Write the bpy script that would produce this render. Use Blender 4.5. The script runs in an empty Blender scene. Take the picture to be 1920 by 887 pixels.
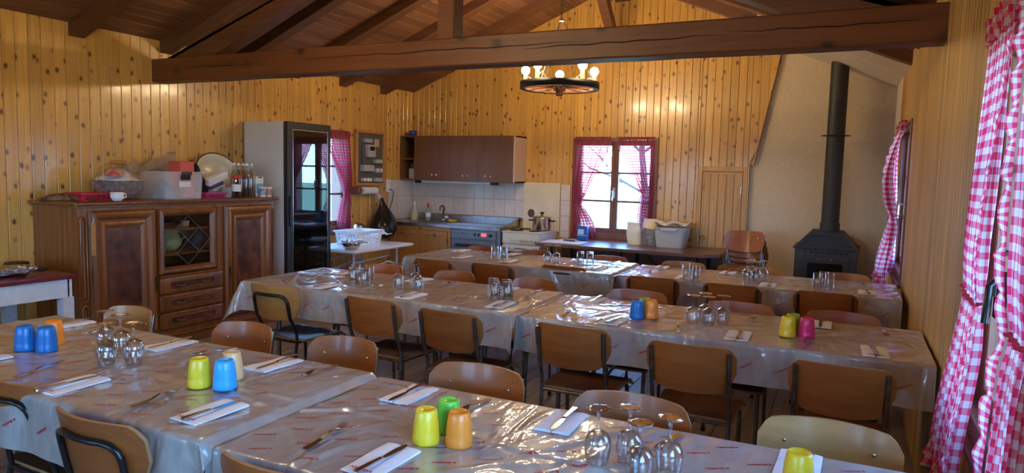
import bpy, bmesh, math, random
from mathutils import Vector, Matrix
PI = math.pi
random.seed(7)
S = bpy.context.scene
COL = S.collection

# ---------------------------------------------------------------- camera
cam = bpy.data.cameras.new('camera')
cam.sensor_fit = 'HORIZONTAL'; cam.sensor_width = 36.0; cam.lens = 36.0 * 1305.67 / 1920.0
cam.clip_start = 0.05; cam.clip_end = 200
camo = bpy.data.objects.new('camera', cam); COL.objects.link(camo)
_y, _p, _r = 0.4504651, -0.09047278, 0.02526111
_fw = Vector((-math.sin(_y) * math.cos(_p), math.cos(_y) * math.cos(_p), math.sin(_p)))
_r0 = Vector((math.cos(_y), math.sin(_y), 0)); _u0 = _r0.cross(_fw)
_ri = _r0 * math.cos(_r) + _u0 * math.sin(_r); _up = -_r0 * math.sin(_r) + _u0 * math.cos(_r)
M = Matrix.Identity(4)
for i in range(3):
    M[i][0] = _ri[i]; M[i][1] = _up[i]; M[i][2] = -_fw[i]
M.translation = Vector((0, 0, 1.53))
camo.matrix_world = M
S.camera = camo

# ---------------------------------------------------------------- sky and exposure
S.view_settings.view_transform = 'Standard'
S.view_settings.look = 'None'
S.view_settings.gamma = 1.0
S.view_settings.use_curve_mapping = False
S.view_settings.exposure = 1.62
W = bpy.data.worlds.new('sky'); S.world = W; W.use_nodes = True
wn = W.node_tree; wn.nodes.clear()
_o = wn.nodes.new('ShaderNodeOutputWorld'); _b = wn.nodes.new('ShaderNodeBackground')
_t = wn.nodes.new('ShaderNodeTexCoord'); _x = wn.nodes.new('ShaderNodeSeparateXYZ'); _g = wn.nodes.new('ShaderNodeValToRGB')
_e = _g.color_ramp.elements; _e[0].position = 0.0; _e[0].color = (.40, .67, 1.0, 1); _e[1].position = .75; _e[1].color = (.11, .37, 1.0, 1)
_m = _e.new(.12); _m.color = (.26, .54, 1.0, 1)
wn.links.new(_t.outputs['Generated'], _x.inputs[0]); wn.links.new(_x.outputs[2], _g.inputs[0])     # clear mountain sky: pale at the horizon, blue above
wn.links.new(_g.outputs[0], _b.inputs[0]); wn.links.new(_b.outputs[0], _o.inputs[0])
_b.inputs[1].default_value = 8.6
BULB = 112.0                                    # strength of the lamp globes of the wheel chandelier

# ---------------------------------------------------------------- mesh helpers
class MB:
    def __init__(s): s.v = []; s.f = []; s.sm = []; s.mi = []; s.uv = None
    def add(s, vs, fs, smooth=False, m=0, X=None):
        b = len(s.v)
        s.v += [tuple(X @ Vector(v)) for v in vs] if X is not None else [tuple(v) for v in vs]
        for f in fs: s.f.append(tuple(b + i for i in f)); s.sm.append(smooth); s.mi.append(m)
        return s
    def box(s, x0, x1, y0, y1, z0, z1, c=0.0, m=0, X=None):
        if x0 > x1: x0, x1 = x1, x0
        if y0 > y1: y0, y1 = y1, y0
        if z0 > z1: z0, z1 = z1, z0
        if c <= 0:
            vs = [(x, y, z) for x in (x0, x1) for y in (y0, y1) for z in (z0, z1)]
            fs = [(0, 1, 3, 2), (4, 6, 7, 5), (0, 4, 5, 1), (2, 3, 7, 6), (0, 2, 6, 4), (1, 5, 7, 3)]
            return s.add(vs, fs, False, m, X)
        c = min(c, (x1 - x0) * .49, (y1 - y0) * .49, (z1 - z0) * .49)
        bm = bmesh.new()
        bmesh.ops.create_cube(bm, size=1)
        for v in bm.verts:
            v.co = Vector(((x0 + x1) / 2 + v.co.x * (x1 - x0), (y0 + y1) / 2 + v.co.y * (y1 - y0), (z0 + z1) / 2 + v.co.z * (z1 - z0)))
        bmesh.ops.bevel(bm, geom=bm.edges[:], offset=c, segments=1 if c < .012 else 3, affect='EDGES', profile=.5)
        bm.verts.index_update()
        s.add([v.co[:] for v in bm.verts], [[v.index for v in f.verts] for f in bm.faces], c >= .012, m, X)
        bm.free(); return s
    def tube(s, path, r, n=8, closed=False, cap=True, m=0, X=None, flat=1.0):
        P = [Vector(p) for p in path]; k = len(P)
        R = r if isinstance(r, (list, tuple)) else [r] * k
        T = []
        for i in range(k):
            a = P[(i - 1) % k] if (closed or i > 0) else P[i]
            b = P[(i + 1) % k] if (closed or i < k - 1) else P[i]
            t = (b - a); T.append(t.normalized() if t.length > 1e-9 else Vector((0, 0, 1)))
        ref = Vector((0, 0, 1)) if abs(T[0].z) < .9 else Vector((1, 0, 0))
        N = (ref - T[0] * ref.dot(T[0])).normalized(); vs = []
        for i in range(k):
            N = (N - T[i] * N.dot(T[i])); N = N.normalized() if N.length > 1e-6 else T[i].orthogonal().normalized()
            B = T[i].cross(N)
            for j in range(n):
                a = 2 * PI * j / n
                vs.append(P[i] + N * (R[i] * math.cos(a) * flat) + B * (R[i] * math.sin(a)))
        fs = []
        for i in range(k if closed else k - 1):
            for j in range(n):
                a = i * n + j; b = i * n + (j + 1) % n; c = ((i + 1) % k) * n + (j + 1) % n; d = ((i + 1) % k) * n + j
                fs.append((a, b, c, d))
        s.add(vs, fs, True, m, X)
        if cap and not closed:
            s.add(vs[:n][::-1], [tuple(range(n))], False, m, X); s.add(vs[-n:], [tuple(range(n))], False, m, X)
        return s
    def lathe(s, prof, n=20, c=(0, 0, 0), m=0, X=None, smooth=True, sx=1.0, sy=1.0):
        vs = []; idx = []
        for r, z in prof:
            if r < 1e-6: idx.append([len(vs)]); vs.append((c[0], c[1], c[2] + z))
            else:
                idx.append(list(range(len(vs), len(vs) + n)))
                vs += [(c[0] + sx * r * math.cos(2 * PI * j / n), c[1] + sy * r * math.sin(2 * PI * j / n), c[2] + z) for j in range(n)]
        fs = []
        for a, b in zip(idx, idx[1:]):
            for j in range(n):
                k = (j + 1) % n
                if len(a) == 1 and len(b) == 1: continue
                if len(a) == 1: fs.append((a[0], b[k], b[j]))
                elif len(b) == 1: fs.append((a[j], a[k], b[0]))
                else: fs.append((a[j], a[k], b[k], b[j]))
        return s.add(vs, fs, smooth, m, X)
    def prism(s, poly, h0, h1, axis='z', m=0, X=None, smooth=False):
        n = len(poly)
        def P(p, h): return {'z': (p[0], p[1], h), 'y': (p[0], h, p[1]), 'x': (h, p[0], p[1])}[axis]
        vs = [P(p, h0) for p in poly] + [P(p, h1) for p in poly]
        fs = [tuple(range(n))[::-1], tuple(range(n, 2 * n))] + [(i, (i + 1) % n, n + (i + 1) % n, n + i) for i in range(n)]
        return s.add(vs, fs, smooth, m, X)
    def grid(s, fn, nu, nv, smooth=True, m=0, closed_u=False):
        vs = [fn(i / nu, j / nv) for j in range(nv + 1) for i in range(nu + 1)]
        w = nu + 1
        fs = [(j * w + i, j * w + i + 1, (j + 1) * w + i + 1, (j + 1) * w + i) for j in range(nv) for i in range(nu)]
        return s.add(vs, fs, smooth, m)
    def mesh(s, name, mats):
        me = bpy.data.meshes.new(name)
        me.from_pydata(s.v, [], s.f)
        me.polygons.foreach_set('use_smooth', s.sm); me.polygons.foreach_set('material_index', s.mi)
        for mm in (mats if isinstance(mats, (list, tuple)) else [mats]): me.materials.append(mm)
        if s.uv:
            ul = me.uv_layers.new(name='UVMap')
            for l in me.loops: ul.data[l.index].uv = s.uv[l.vertex_index]
        me.update(); return me
    def build(s, name, mats, parent=None, fix=False):
        r = rootloc(parent)
        if r.length > 0: s.v = [(v[0] - r.x, v[1] - r.y, v[2] - r.z) for v in s.v]
        me = s.mesh(name, mats)
        if fix:
            bm = bmesh.new(); bm.from_mesh(me); bmesh.ops.remove_doubles(bm, verts=bm.verts, dist=1e-5)
            bmesh.ops.recalc_face_normals(bm, faces=bm.faces); bm.to_mesh(me); bm.free()
        o = bpy.data.objects.new(name, me); COL.objects.link(o)
        if parent: o.parent = parent
        return o

def rootloc(p):
    r = Vector((0, 0, 0))
    while p is not None: r = r + Vector(p.location); p = p.parent
    return r
def tag(o, label, cat, group=None):
    o['label'] = label; o['category'] = cat
    if group: o['group'] = group
    return o
def thing(name, label, cat, loc=(0, 0, 0), rz=0.0, group=None):
    o = bpy.data.objects.new(name, None); COL.objects.link(o); o.empty_display_size = .05
    o.location = loc; o.rotation_euler = (0, 0, rz)
    return tag(o, label, cat, group)
def struct(o): o['kind'] = 'structure'; return o
def single(mb, name, mats, label, cat, loc=None, group=None):
    """a thing that is one mesh, its origin moved to its base"""
    if loc is None:
        xs = [v[0] for v in mb.v]; ys = [v[1] for v in mb.v]; zs = [v[2] for v in mb.v]
        loc = ((min(xs) + max(xs)) / 2, (min(ys) + max(ys)) / 2, min(zs))
    mb.v = [(v[0] - loc[0], v[1] - loc[1], v[2] - loc[2]) for v in mb.v]
    o = mb.build(name, mats); o.location = loc
    return tag(o, label, cat, group)
def dup(root, loc, rz=0.0, label=None, group=None, tilt=None):
    r = root.copy(); COL.objects.link(r); r.location = loc; r.rotation_euler = tilt or (0, 0, rz)
    if label: r['label'] = label
    if group: r['group'] = group
    for ch in list(root.children):
        c = ch.copy(); COL.objects.link(c); c.parent = r
        for g in list(ch.children):
            d = g.copy(); COL.objects.link(d); d.parent = c
    return r
def arc(c, r, a0, a1, n, ax='xz'):
    out = []
    for i in range(n + 1):
        a = math.radians(a0 + (a1 - a0) * i / n); p, q = r * math.cos(a), r * math.sin(a)
        out.append({'xz': (c[0] + p, c[1], c[2] + q), 'yz': (c[0], c[1] + p, c[2] + q), 'xy': (c[0] + p, c[1] + q, c[2])}[ax])
    return out
def sstep(a, b, x):
    t = max(0, min(1, (x - a) / (b - a))); return t * t * (3 - 2 * t)

# ---------------------------------------------------------------- materials
def pm(name, col, rough=.5, metal=0.0, **k):
    m = bpy.data.materials.new(name); m.use_nodes = True
    b = m.node_tree.nodes['Principled BSDF']
    b.inputs['Base Color'].default_value = (*col, 1); b.inputs['Roughness'].default_value = rough; b.inputs['Metallic'].default_value = metal
    for kk, v in k.items(): b.inputs[kk.replace('_', ' ')].default_value = v
    return m
def nd(m, t, **k):
    n = m.node_tree.nodes.new(t)
    for kk, v in k.items(): setattr(n, kk, v)
    return n
def ln(m, a, b): m.node_tree.links.new(a, b)
def ramp(m, fac, stops):
    r = nd(m, 'ShaderNodeValToRGB'); e = r.color_ramp.elements
    while len(e) < len(stops): e.new(.5)
    for x, (p, c) in zip(e, stops): x.position = p; x.color = (*c, 1) if len(c) == 3 else c
    ln(m, fac, r.inputs[0]); return r.outputs[0]
def mix(m, fac, a, b, mode='MIX'):
    n = nd(m, 'ShaderNodeMix', data_type='RGBA', blend_type=mode)
    for s, v in ((0, fac), (6, a), (7, b)):
        if isinstance(v, (int, float)): n.inputs[s].default_value = v
        elif isinstance(v, tuple): n.inputs[s].default_value = (*v, 1) if len(v) == 3 else v
        else: ln(m, v, n.inputs[s])
    return n.outputs[2]
def bump(m, h, strength, dist=.01, extra=()):
    b = m.node_tree.nodes['Principled BSDF']; n = nd(m, 'ShaderNodeBump'); n.inputs['Strength'].default_value = strength; n.inputs['Distance'].default_value = dist
    ln(m, h, n.inputs['Height']); ln(m, n.outputs[0], b.inputs['Normal'])
    for e in extra: ln(m, n.outputs[0], b.inputs[e])
def coords(m, scale, rand=True):
    tc = nd(m, 'ShaderNodeTexCoord'); src = tc.outputs['Object']; oi = nd(m, 'ShaderNodeObjectInfo')
    if rand:
        mu = nd(m, 'ShaderNodeMath', operation='MULTIPLY'); mu.inputs[1].default_value = 53.7; ln(m, oi.outputs['Random'], mu.inputs[0])
        ad = nd(m, 'ShaderNodeVectorMath', operation='ADD'); ln(m, src, ad.inputs[0]); ln(m, mu.outputs[0], ad.inputs[1]); src = ad.outputs[0]
    def mp(sc):
        n = nd(m, 'ShaderNodeMapping'); n.inputs['Scale'].default_value = sc; ln(m, src, n.inputs['Vector']); return n.outputs[0]
    return mp, oi
def noise(m, vec, scale, detail=4, rough=.55, dist=0.0):
    n = nd(m, 'ShaderNodeTexNoise'); n.inputs['Scale'].default_value = scale; n.inputs['Detail'].default_value = detail
    n.inputs['Roughness'].default_value = rough; n.inputs['Distortion'].default_value = dist; ln(m, vec, n.inputs['Vector']); return n.outputs[0]
def wood(name, dark, light, axis='z', rough=.4, knots=0.0, kcol=(.08, .03, .01), var=.25, grain=1.0, kscale=(8.5, 4.2), coat=0.0, bumps=.25, kth=.17):
    """boards: streaky grain along one axis, knots, and a tone of its own for each board"""
    m = pm(name, light, rough); b = m.node_tree.nodes['Principled BSDF']
    if coat: b.inputs['Coat Weight'].default_value = coat; b.inputs['Coat Roughness'].default_value = .12
    mp, oi = coords(m, 1)
    i = 'xyz'.index(axis)
    sc = [34 * grain] * 3; sc[i] = 1.6 * grain
    g = noise(m, mp(sc), 1.0, 5, .6, .6)
    c = ramp(m, g, [(.3, dark), (.66, light)])
    s2 = [3.0] * 3; s2[i] = .5
    c = mix(m, ramp(m, noise(m, mp(s2), 1.0, 2), [(.35, (0, 0, 0)), (.7, (1, 1, 1))]), c, mix(m, .5, c, dark))
    if knots:
        s3 = [kscale[0]] * 3; s3[i] = kscale[1]
        vo = nd(m, 'ShaderNodeTexVoronoi'); vo.inputs['Scale'].default_value = 1.0; vo.inputs['Randomness'].default_value = 1.0
        s4 = [9.0] * 3; dn = nd(m, 'ShaderNodeVectorMath', operation='ADD'); ln(m, mp(s3), dn.inputs[0])
        nz = nd(m, 'ShaderNodeTexNoise'); nz.inputs['Scale'].default_value = 1.0; ln(m, mp([14.0] * 3), nz.inputs['Vector'])
        sb = nd(m, 'ShaderNodeVectorMath', operation='SCALE'); sb.inputs['Scale'].default_value = .16; ln(m, nz.outputs['Color'], sb.inputs[0]); ln(m, sb.outputs[0], dn.inputs[1])
        ln(m, dn.outputs[0], vo.inputs['Vector'])
        k = ramp(m, vo.outputs['Distance'], [(0.0, (1, 1, 1)), (kth * .6, (.92, .92, .92)), (kth * .95, (.35, .35, .35)), (kth * 1.5, (0, 0, 0))])
        kk = nd(m, 'ShaderNodeMath', operation='MULTIPLY'); ln(m, k, kk.inputs[0]); kk.inputs[1].default_value = knots
        c = mix(m, kk.outputs[0], c, kcol)
    mr = nd(m, 'ShaderNodeMapRange'); ln(m, oi.outputs['Random'], mr.inputs[0]); mr.inputs[3].default_value = 1 - var; mr.inputs[4].default_value = 1 + var * .55
    hs = nd(m, 'ShaderNodeHueSaturation'); ln(m, mr.outputs[0], hs.inputs['Value']); ln(m, c, hs.inputs['Color'])
    ln(m, hs.outputs[0], b.inputs['Base Color'])
    bump(m, g, bumps, .002)
    return m
def speck(name, c1, c2, scale, rough, b=.2, metal=0.0, bd=.003, **k):
    m = pm(name, c1, rough, metal, **k); mp, oi = coords(m, 1); n = noise(m, mp((1, 1, 1)), scale, 4)
    ln(m, ramp(m, n, [(.35, c1), (.68, c2)]), m.node_tree.nodes['Principled BSDF'].inputs['Base Color'])
    if b: bump(m, n, b, bd)
    return m

PINE = wood('pine_board', (.57, .285, .060), (.76, .42, .108), 'z', .34, 1.0, (.12, .036, .008), .13, 1.0, (11.5, 8.0), .25, kth=.19)
PINE_R = wood('weathered_pine_board', (.40, .20, .045), (.80, .48, .14), 'z', .42, .6, (.12, .05, .02), .3, 1.2, (8.5, 2.0), .0, .5)
PINE_DOOR = wood('pine_door_board', (.46, .22, .06), (.64, .36, .11), 'z', .4, .9, (.14, .05, .015), .12)
PINE_CAB = wood('pine_cupboard', (.42, .17, .04), (.60, .29, .08), 'z', .38, .85, (.16, .05, .015), .1, 1, (6, 4))
PINE_RAW = pm('raw_pine_tongue', (.50, .29, .12), .6)
TONGUE = pm('pale_roof_tongue', (.80, .50, .22), .6)
ROOFB = wood('stained_roof_board', (.155, .060, .028), (.26, .110, .054), 'y', .5, .3, (.02, .01, .006), .22)
BEAM = wood('stained_beam', (.12, .036, .011), (.215, .072, .021), 'x', .5, .9, (.03, .011, .006), .05, .55, (5.2, 4.2), 0, .4, .19)
RAFT = wood('stained_rafter', (.095, .033, .013), (.180, .067, .026), 'x', .5, .5, (.03, .012, .006), .12, .6, (4, 2))
FLOORM = wood('worn_floor_board', (.17, .125, .095), (.34, .265, .205), 'y', .42, .35, (.07, .045, .03), .16, .7)
WFRAME = wood('varnished_window_wood', (.16, .058, .030), (.27, .105, .058), 'z', .4, .2, (.05, .02, .01), .08)
WALNUT = wood('walnut', (.13, .038, .008), (.36, .120, .026), 'z', .30, .0, (0, 0, 0), .06, .8, coat=.2)
BURR = speck('walnut_burr', (.05, .014, .009), (.21, .062, .024), 9, .3, 0, Coat_Weight=.2)
PLY = wood('lacquered_plywood', (.25, .060, .008), (.39, .105, .016), 'x', .40, 0, (0, 0, 0), .14, .7, coat=.16, bumps=.03)
PLY_PALE_LIT = wood('pale_and_window_lit_plywood', (.36, .145, .030), (.47, .205, .048), 'x', .40, 0, (0, 0, 0), .1, .7, coat=.15, bumps=.03)  # also puts window light into the colour of some rear-row chairs
PLY_EDGE = wood('plywood_edge', (.28, .13, .045), (.42, .22, .09), 'z', .5, 0, (0, 0, 0), .1)
SEATP = wood('dark_plywood_seat', (.12, .042, .015), (.20, .075, .027), 'y', .34, 0, (0, 0, 0), .12, .7, coat=.4, bumps=.03)
BROWNTOP = wood('brown_table_top', (.13, .052, .022), (.21, .088, .040), 'x', .32, 0, (0, 0, 0), .05, .6, coat=.2)
CABD = wood('brown_laminate', (.14, .058, .024), (.205, .09, .040), 'z', .40, 0, (0, 0, 0), .06, .9)
PLASTER = speck('ochre_plaster', (.66, .51, .345), (.71, .56, .39), 26, .9, .2, bd=.002)
PLASTER_W = speck('pale_plaster', (.68, .58, .47), (.73, .63, .52), 26, .9, .2, bd=.002)
BLACK = speck('black_enamel', (.012, .011, .011), (.022, .020, .019), 40, .5, .1)
IRON = speck('stove_iron', (.020, .017, .015), (.036, .030, .027), 30, .55, .25)
CHROME = pm('chrome', (.62, .60, .58), .22, 1.0)
TUBE = speck('worn_chair_tube', (.13, .105, .085), (.24, .20, .165), 25, .32, 0, .9)
DARKTUBE = pm('dark_chair_tube', (.030, .024, .022), .28, .6)
RUBBER = pm('black_rubber', (.015, .015, .015), .7)
STEEL = speck('brushed_steel', (.42, .41, .41), (.56, .55, .54), 12, .33, .05, 1.0)
CUTLERY = pm('cutlery_steel', (.55, .54, .54), .18, 1.0)
WHITE = pm('white_plastic', (.78, .78, .77), .4)
WPAINT = speck('white_paint', (.60, .60, .60), (.68, .68, .67), 20, .5, .05)
CREAM = pm('cream_enamel', (.68, .60, .47), .35)
GREYP = speck('grey_painted_steel', (.70, .66, .62), (.74, .70, .66), 60, .5, .05)
PAPER = speck('white_paper', (.74, .72, .71), (.82, .80, .79), 25, .8, .1)
BROWNP = speck('brown_paper', (.36, .22, .11), (.46, .29, .16), 18, .8, .5, bd=.01)
TILE = speck('kitchen_tile', (.62, .52, .46), (.70, .60, .54), 8, .18, 0, Coat_Weight=.3)
GROUT = pm('tile_grout', (.36, .30, .26), .85)
REDINK = pm('red_ink', (.42, .010, .016), .5)
FOIL = pm('kitchen_foil', (.75, .75, .76), .2, 1.0)
_mp, _ = coords(FOIL, 1); bump(FOIL, noise(FOIL, _mp((1, 1, 1)), 60, 3), .9, .02)
def pane_mat(name, tint=(1, 1, 1), refl=1.0, f0=.04, pw=5.0):
    """thin clear glass: see-through, mirroring more towards grazing angles on either face"""
    m = bpy.data.materials.new(name); m.use_nodes = True; m.node_tree.nodes.clear()
    o = nd(m, 'ShaderNodeOutputMaterial'); t = nd(m, 'ShaderNodeBsdfTransparent'); g = nd(m, 'ShaderNodeBsdfGlossy'); x = nd(m, 'ShaderNodeMixShader')
    lw = nd(m, 'ShaderNodeLayerWeight'); lw.inputs[0].default_value = .5
    p = nd(m, 'ShaderNodeMath', operation='POWER'); ln(m, lw.outputs['Facing'], p.inputs[0]); p.inputs[1].default_value = pw
    k = nd(m, 'ShaderNodeMath', operation='MULTIPLY_ADD'); ln(m, p.outputs[0], k.inputs[0]); k.inputs[1].default_value = (1 - f0) * min(1, refl); k.inputs[2].default_value = f0 * refl
    t.inputs[0].default_value = (*tint, 1); g.inputs['Roughness'].default_value = 0.0
    ln(m, k.outputs[0], x.inputs[0]); ln(m, t.outputs[0], x.inputs[1]); ln(m, g.outputs[0], x.inputs[2]); ln(m, x.outputs[0], o.inputs[0]); return m
PANE = pane_mat('window_glass', (.97, .98, .98))
GLASS = pane_mat('clear_glass', (.95, .965, .965), 1.15, .055, 1.9)
BOTTLE = pane_mat('bottle_glass', (.95, .97, .97), 1.1, .05, 2.0)
FRIDGEGLASS = pane_mat('fridge_glass', (.50, .53, .56), 1.3, .05, 3.5)
CABGLASS = pane_mat('cabinet_glass', (.90, .88, .84), .8)
def gingham(name, per, sheer=.10):
    m = bpy.data.materials.new(name); m.use_nodes = True; m.node_tree.nodes.clear()
    uv = nd(m, 'ShaderNodeUVMap'); sp = nd(m, 'ShaderNodeSeparateXYZ'); ln(m, uv.outputs[0], sp.inputs[0]); st = []
    for k in (0, 1):
        d = nd(m, 'ShaderNodeMath', operation='DIVIDE'); d.inputs[1].default_value = per; ln(m, sp.outputs[k], d.inputs[0])
        fr = nd(m, 'ShaderNodeMath', operation='FRACT'); ln(m, d.outputs[0], fr.inputs[0])
        l = nd(m, 'ShaderNodeMath', operation='LESS_THAN'); l.inputs[1].default_value = .5; ln(m, fr.outputs[0], l.inputs[0]); st.append(l.outputs[0])
    a = nd(m, 'ShaderNodeMath', operation='ADD'); ln(m, st[0], a.inputs[0]); ln(m, st[1], a.inputs[1])
    h = nd(m, 'ShaderNodeMath', operation='MULTIPLY'); h.inputs[1].default_value = .5; ln(m, a.outputs[0], h.inputs[0])
    c = ramp(m, h.outputs[0], [(0, (.68, .57, .58)), (.5, (.68, .20, .27)), (1, (.64, .030, .085))])
    df = nd(m, 'ShaderNodeBsdfDiffuse'); tl = nd(m, 'ShaderNodeBsdfTranslucent'); tp = nd(m, 'ShaderNodeBsdfTransparent'); x1 = nd(m, 'ShaderNodeMixShader'); x2 = nd(m, 'ShaderNodeMixShader'); o = nd(m, 'ShaderNodeOutputMaterial')
    ln(m, c, df.inputs[0]); ln(m, c, tl.inputs[0]); ln(m, c, tp.inputs[0])
    x1.inputs[0].default_value = .38; ln(m, df.outputs[0], x1.inputs[1]); ln(m, tl.outputs[0], x1.inputs[2])
    ln(m, ramp(m, h.outputs[0], [(0, (sheer,) * 3), (1, (sheer * .4,) * 3)]), x2.inputs[0]); ln(m, x1.outputs[0], x2.inputs[1]); ln(m, tp.outputs[0], x2.inputs[2]); ln(m, x2.outputs[0], o.inputs[0])
    return m
GING = gingham('red_gingham', .040)
GING_S = gingham('red_gingham_small', .034, .74)
def cloth_mat():
    m = pm('coated_table_paper', (.42, .35, .30), .34, 0, Coat_Weight=.9, Coat_Roughness=.07, Coat_IOR=1.5)
    mp, oi = coords(m, 1)
    n1 = noise(m, mp((5, 2.2, 3)), 1.0, 2, .5, 1.2); n2 = noise(m, mp((22, 11, 12)), 1.0, 3, .5, .8)
    ad = nd(m, 'ShaderNodeMath', operation='MULTIPLY_ADD'); ln(m, n2, ad.inputs[0]); ad.inputs[1].default_value = .07; ln(m, n1, ad.inputs[2])
    ln(m, ramp(m, n2, [(.3, (.33, .27, .23)), (.7, (.41, .34, .29))]), m.node_tree.nodes['Principled BSDF'].inputs['Base Color'])
    bump(m, ad.outputs[0], .7, .045, ('Coat Normal',))
    return m
CLOTH = cloth_mat()
def frosted(name, col, see):
    m = pm(name, col, .3); t = nd(m, 'ShaderNodeBsdfTransparent'); x = nd(m, 'ShaderNodeMixShader'); x.inputs[0].default_value = see
    ln(m, m.node_tree.nodes['Principled BSDF'].outputs[0], x.inputs[1]); ln(m, t.outputs[0], x.inputs[2]); ln(m, x.outputs[0], m.node_tree.nodes['Material Output'].inputs[0]); return m
def emis(name, col, s):
    m = bpy.data.materials.new(name); m.use_nodes = True; m.node_tree.nodes.clear()
    e = nd(m, 'ShaderNodeEmission'); o = nd(m, 'ShaderNodeOutputMaterial'); e.inputs[0].default_value = (*col, 1); e.inputs[1].default_value = s; ln(m, e.outputs[0], o.inputs[0]); return m
GLOBE = emis('lamp_globe', (1.0, .77, .44), BULB)

def text_mesh(txt, size, shear=0.0, res=1):
    """flat letters as vertices and faces, centred on the origin in XY"""
    cu = bpy.data.curves.new('lettering', 'FONT'); cu.body = txt; cu.size = size; cu.shear = shear; cu.resolution_u = res
    cu.offset = size * .035; cu.align_x = 'CENTER'; cu.align_y = 'CENTER'
    o = bpy.data.objects.new('lettering', cu); COL.objects.link(o)
    dg = bpy.context.evaluated_depsgraph_get(); dg.update(); e = o.evaluated_get(dg); me = e.to_mesh()
    vs = [v.co[:] for v in me.vertices]; fs = [tuple(p.vertices) for p in me.polygons]
    e.to_mesh_clear(); bpy.data.objects.remove(o); bpy.data.curves.remove(cu)
    return vs, fs

# ================================================================ the room
XL, XR, YB, YF, RX, RZ, SL = -5.65, 0.395, 8.375, -2.6, -2.63, 3.88, 0.413
def zr(x): return RZ - SL * abs(x - RX)
TH = .24
# windows: wall, range along the wall, heights; last three unseen, added for daylight
WIN = {1: ('left', 5.87, 6.97, .76, 1.985), 2: ('back', -3.215, -2.118, .735, 2.0), 3: ('right', 6.2, 7.3, .735, 2.03), 4: ('right', 1.70, 2.80, .735, 2.03), 5: ('right', -.9, 1.25, .735, 2.08), 6: ('front', -4.9, -3.5, .735, 2.03), 7: ('front', -2.6, -1.2, .735, 2.03)}
def wmap(side):
    if side == 'left': return lambda a, n, z: (XL + n, a, z)
    if side == 'right': return lambda a, n, z: (XR - n, a, z)
    if side == 'front': return lambda a, n, z: (a, YF + n, z)
    return lambda a, n, z: (a, YB - n, z)
def wbox(mb, side, a0, a1, n0, n1, z0, z1, c=0, m=0):
    p, q = wmap(side)(a0, n0, z0), wmap(side)(a1, n1, z1)
    return mb.box(p[0], q[0], p[1], q[1], p[2], q[2], c, m)

# ---- floor of separate boards
floor = struct(MB().box(XL - .3, XR + .3, YF - .2, 9.0, -.25, -.022).build('floor', PINE_RAW))
ym = (YF + 9.0) / 2
for i in range(44):
    x = XL - .02 + i * .139
    MB().box(x + .0015, min(x + .1375, XR + .02), YF, 8.6, -.022, 0.0, .002).build('floor_board', FLOORM, floor)

# ---- walls: a backing shell with window openings, faced with tongued boards
def shell(name, side, a0, a1, z0, z1, holes, n0=-TH, n1=-.016, mt=PINE_RAW, zt=None):
    mb = MB(); cuts = sorted({a0, a1, *[h[0] for h in holes], *[h[1] for h in holes]})
    for p, q in zip(cuts, cuts[1:]):
        hs = [h for h in holes if h[0] <= p + 1e-6 and h[1] >= q - 1e-6]
        if not hs: wbox(mb, side, p, q, n0, n1, z0, z1)
        else:
            wbox(mb, side, p, q, n0, n1, z0, hs[0][2]); wbox(mb, side, p, q, n0, n1, hs[0][3], z1)
    return struct(mb.build(name, mt))
def boards(parent, side, a0, a1, pitch, z0, ztop, holes, mt, zcut=None):
    a = a0
    while a < a1 - .004:
        b = min(a + pitch, a1); cuts = sorted({a, b, *[c for h in holes for c in h[:2] if a + 1e-4 < c < b - 1e-4]})
        for p, q in zip(cuts, cuts[1:]):
            if q - p < .004: continue
            mid = (p + q) / 2; hs = sorted([h for h in holes if h[0] <= mid <= h[1]], key=lambda h: h[2])
            lo = z0
            for h in hs + [None]:
                hi0, hi1 = (ztop(p), ztop(q)) if h is None else (h[2], h[2])
                lo0 = lo if not zcut or h is not None else lo
                if min(hi0, hi1) - lo > .01:
                    g = .0012; ch = .004; x0, x1 = p + g, q - g; F = wmap(side)
                    pr = [(x0, -.016), (x0, -.004), (x0 + ch, 0), (x1 - ch, 0), (x1, -.004), (x1, -.016)]
                    vs = [F(u, n, lo) for u, n in pr] + [F(u, n, hi0 + (hi1 - hi0) * (u - p) / (q - p)) for u, n in pr]
                    c = F(mid, 0, lo)
                    vs = [(v[0] - c[0], v[1] - c[1], v[2] - c[2]) for v in vs]
                    mb = MB(); mb.add(vs, [(0, 1, 2, 3, 4, 5), (11, 10, 9, 8, 7, 6)] + [(i, (i + 1) % 6, 6 + (i + 1) % 6, 6 + i) for i in range(6)])
                    o = mb.build('board', mt); o.parent = parent; o.location = c
                if h is not None: lo = h[3]
        a = b
hl = [WIN[1][1:]]; hb = [WIN[2][1:]]; hr = [WIN[k][1:] for k in (3, 4, 5)]
wl = shell('wall_left', 'left', YF, YB + TH, -.2, 2.9, hl)
boards(wl, 'left', .62, YB, .0927, 0, lambda a: 2.635, hl, PINE)
wr = shell('wall_right', 'right', YF, 7.46, -.2, 2.9, hr)
boards(wr, 'right', -1.0, 7.46, .0855, 0, lambda a: 2.632, hr, PINE_R)
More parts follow.
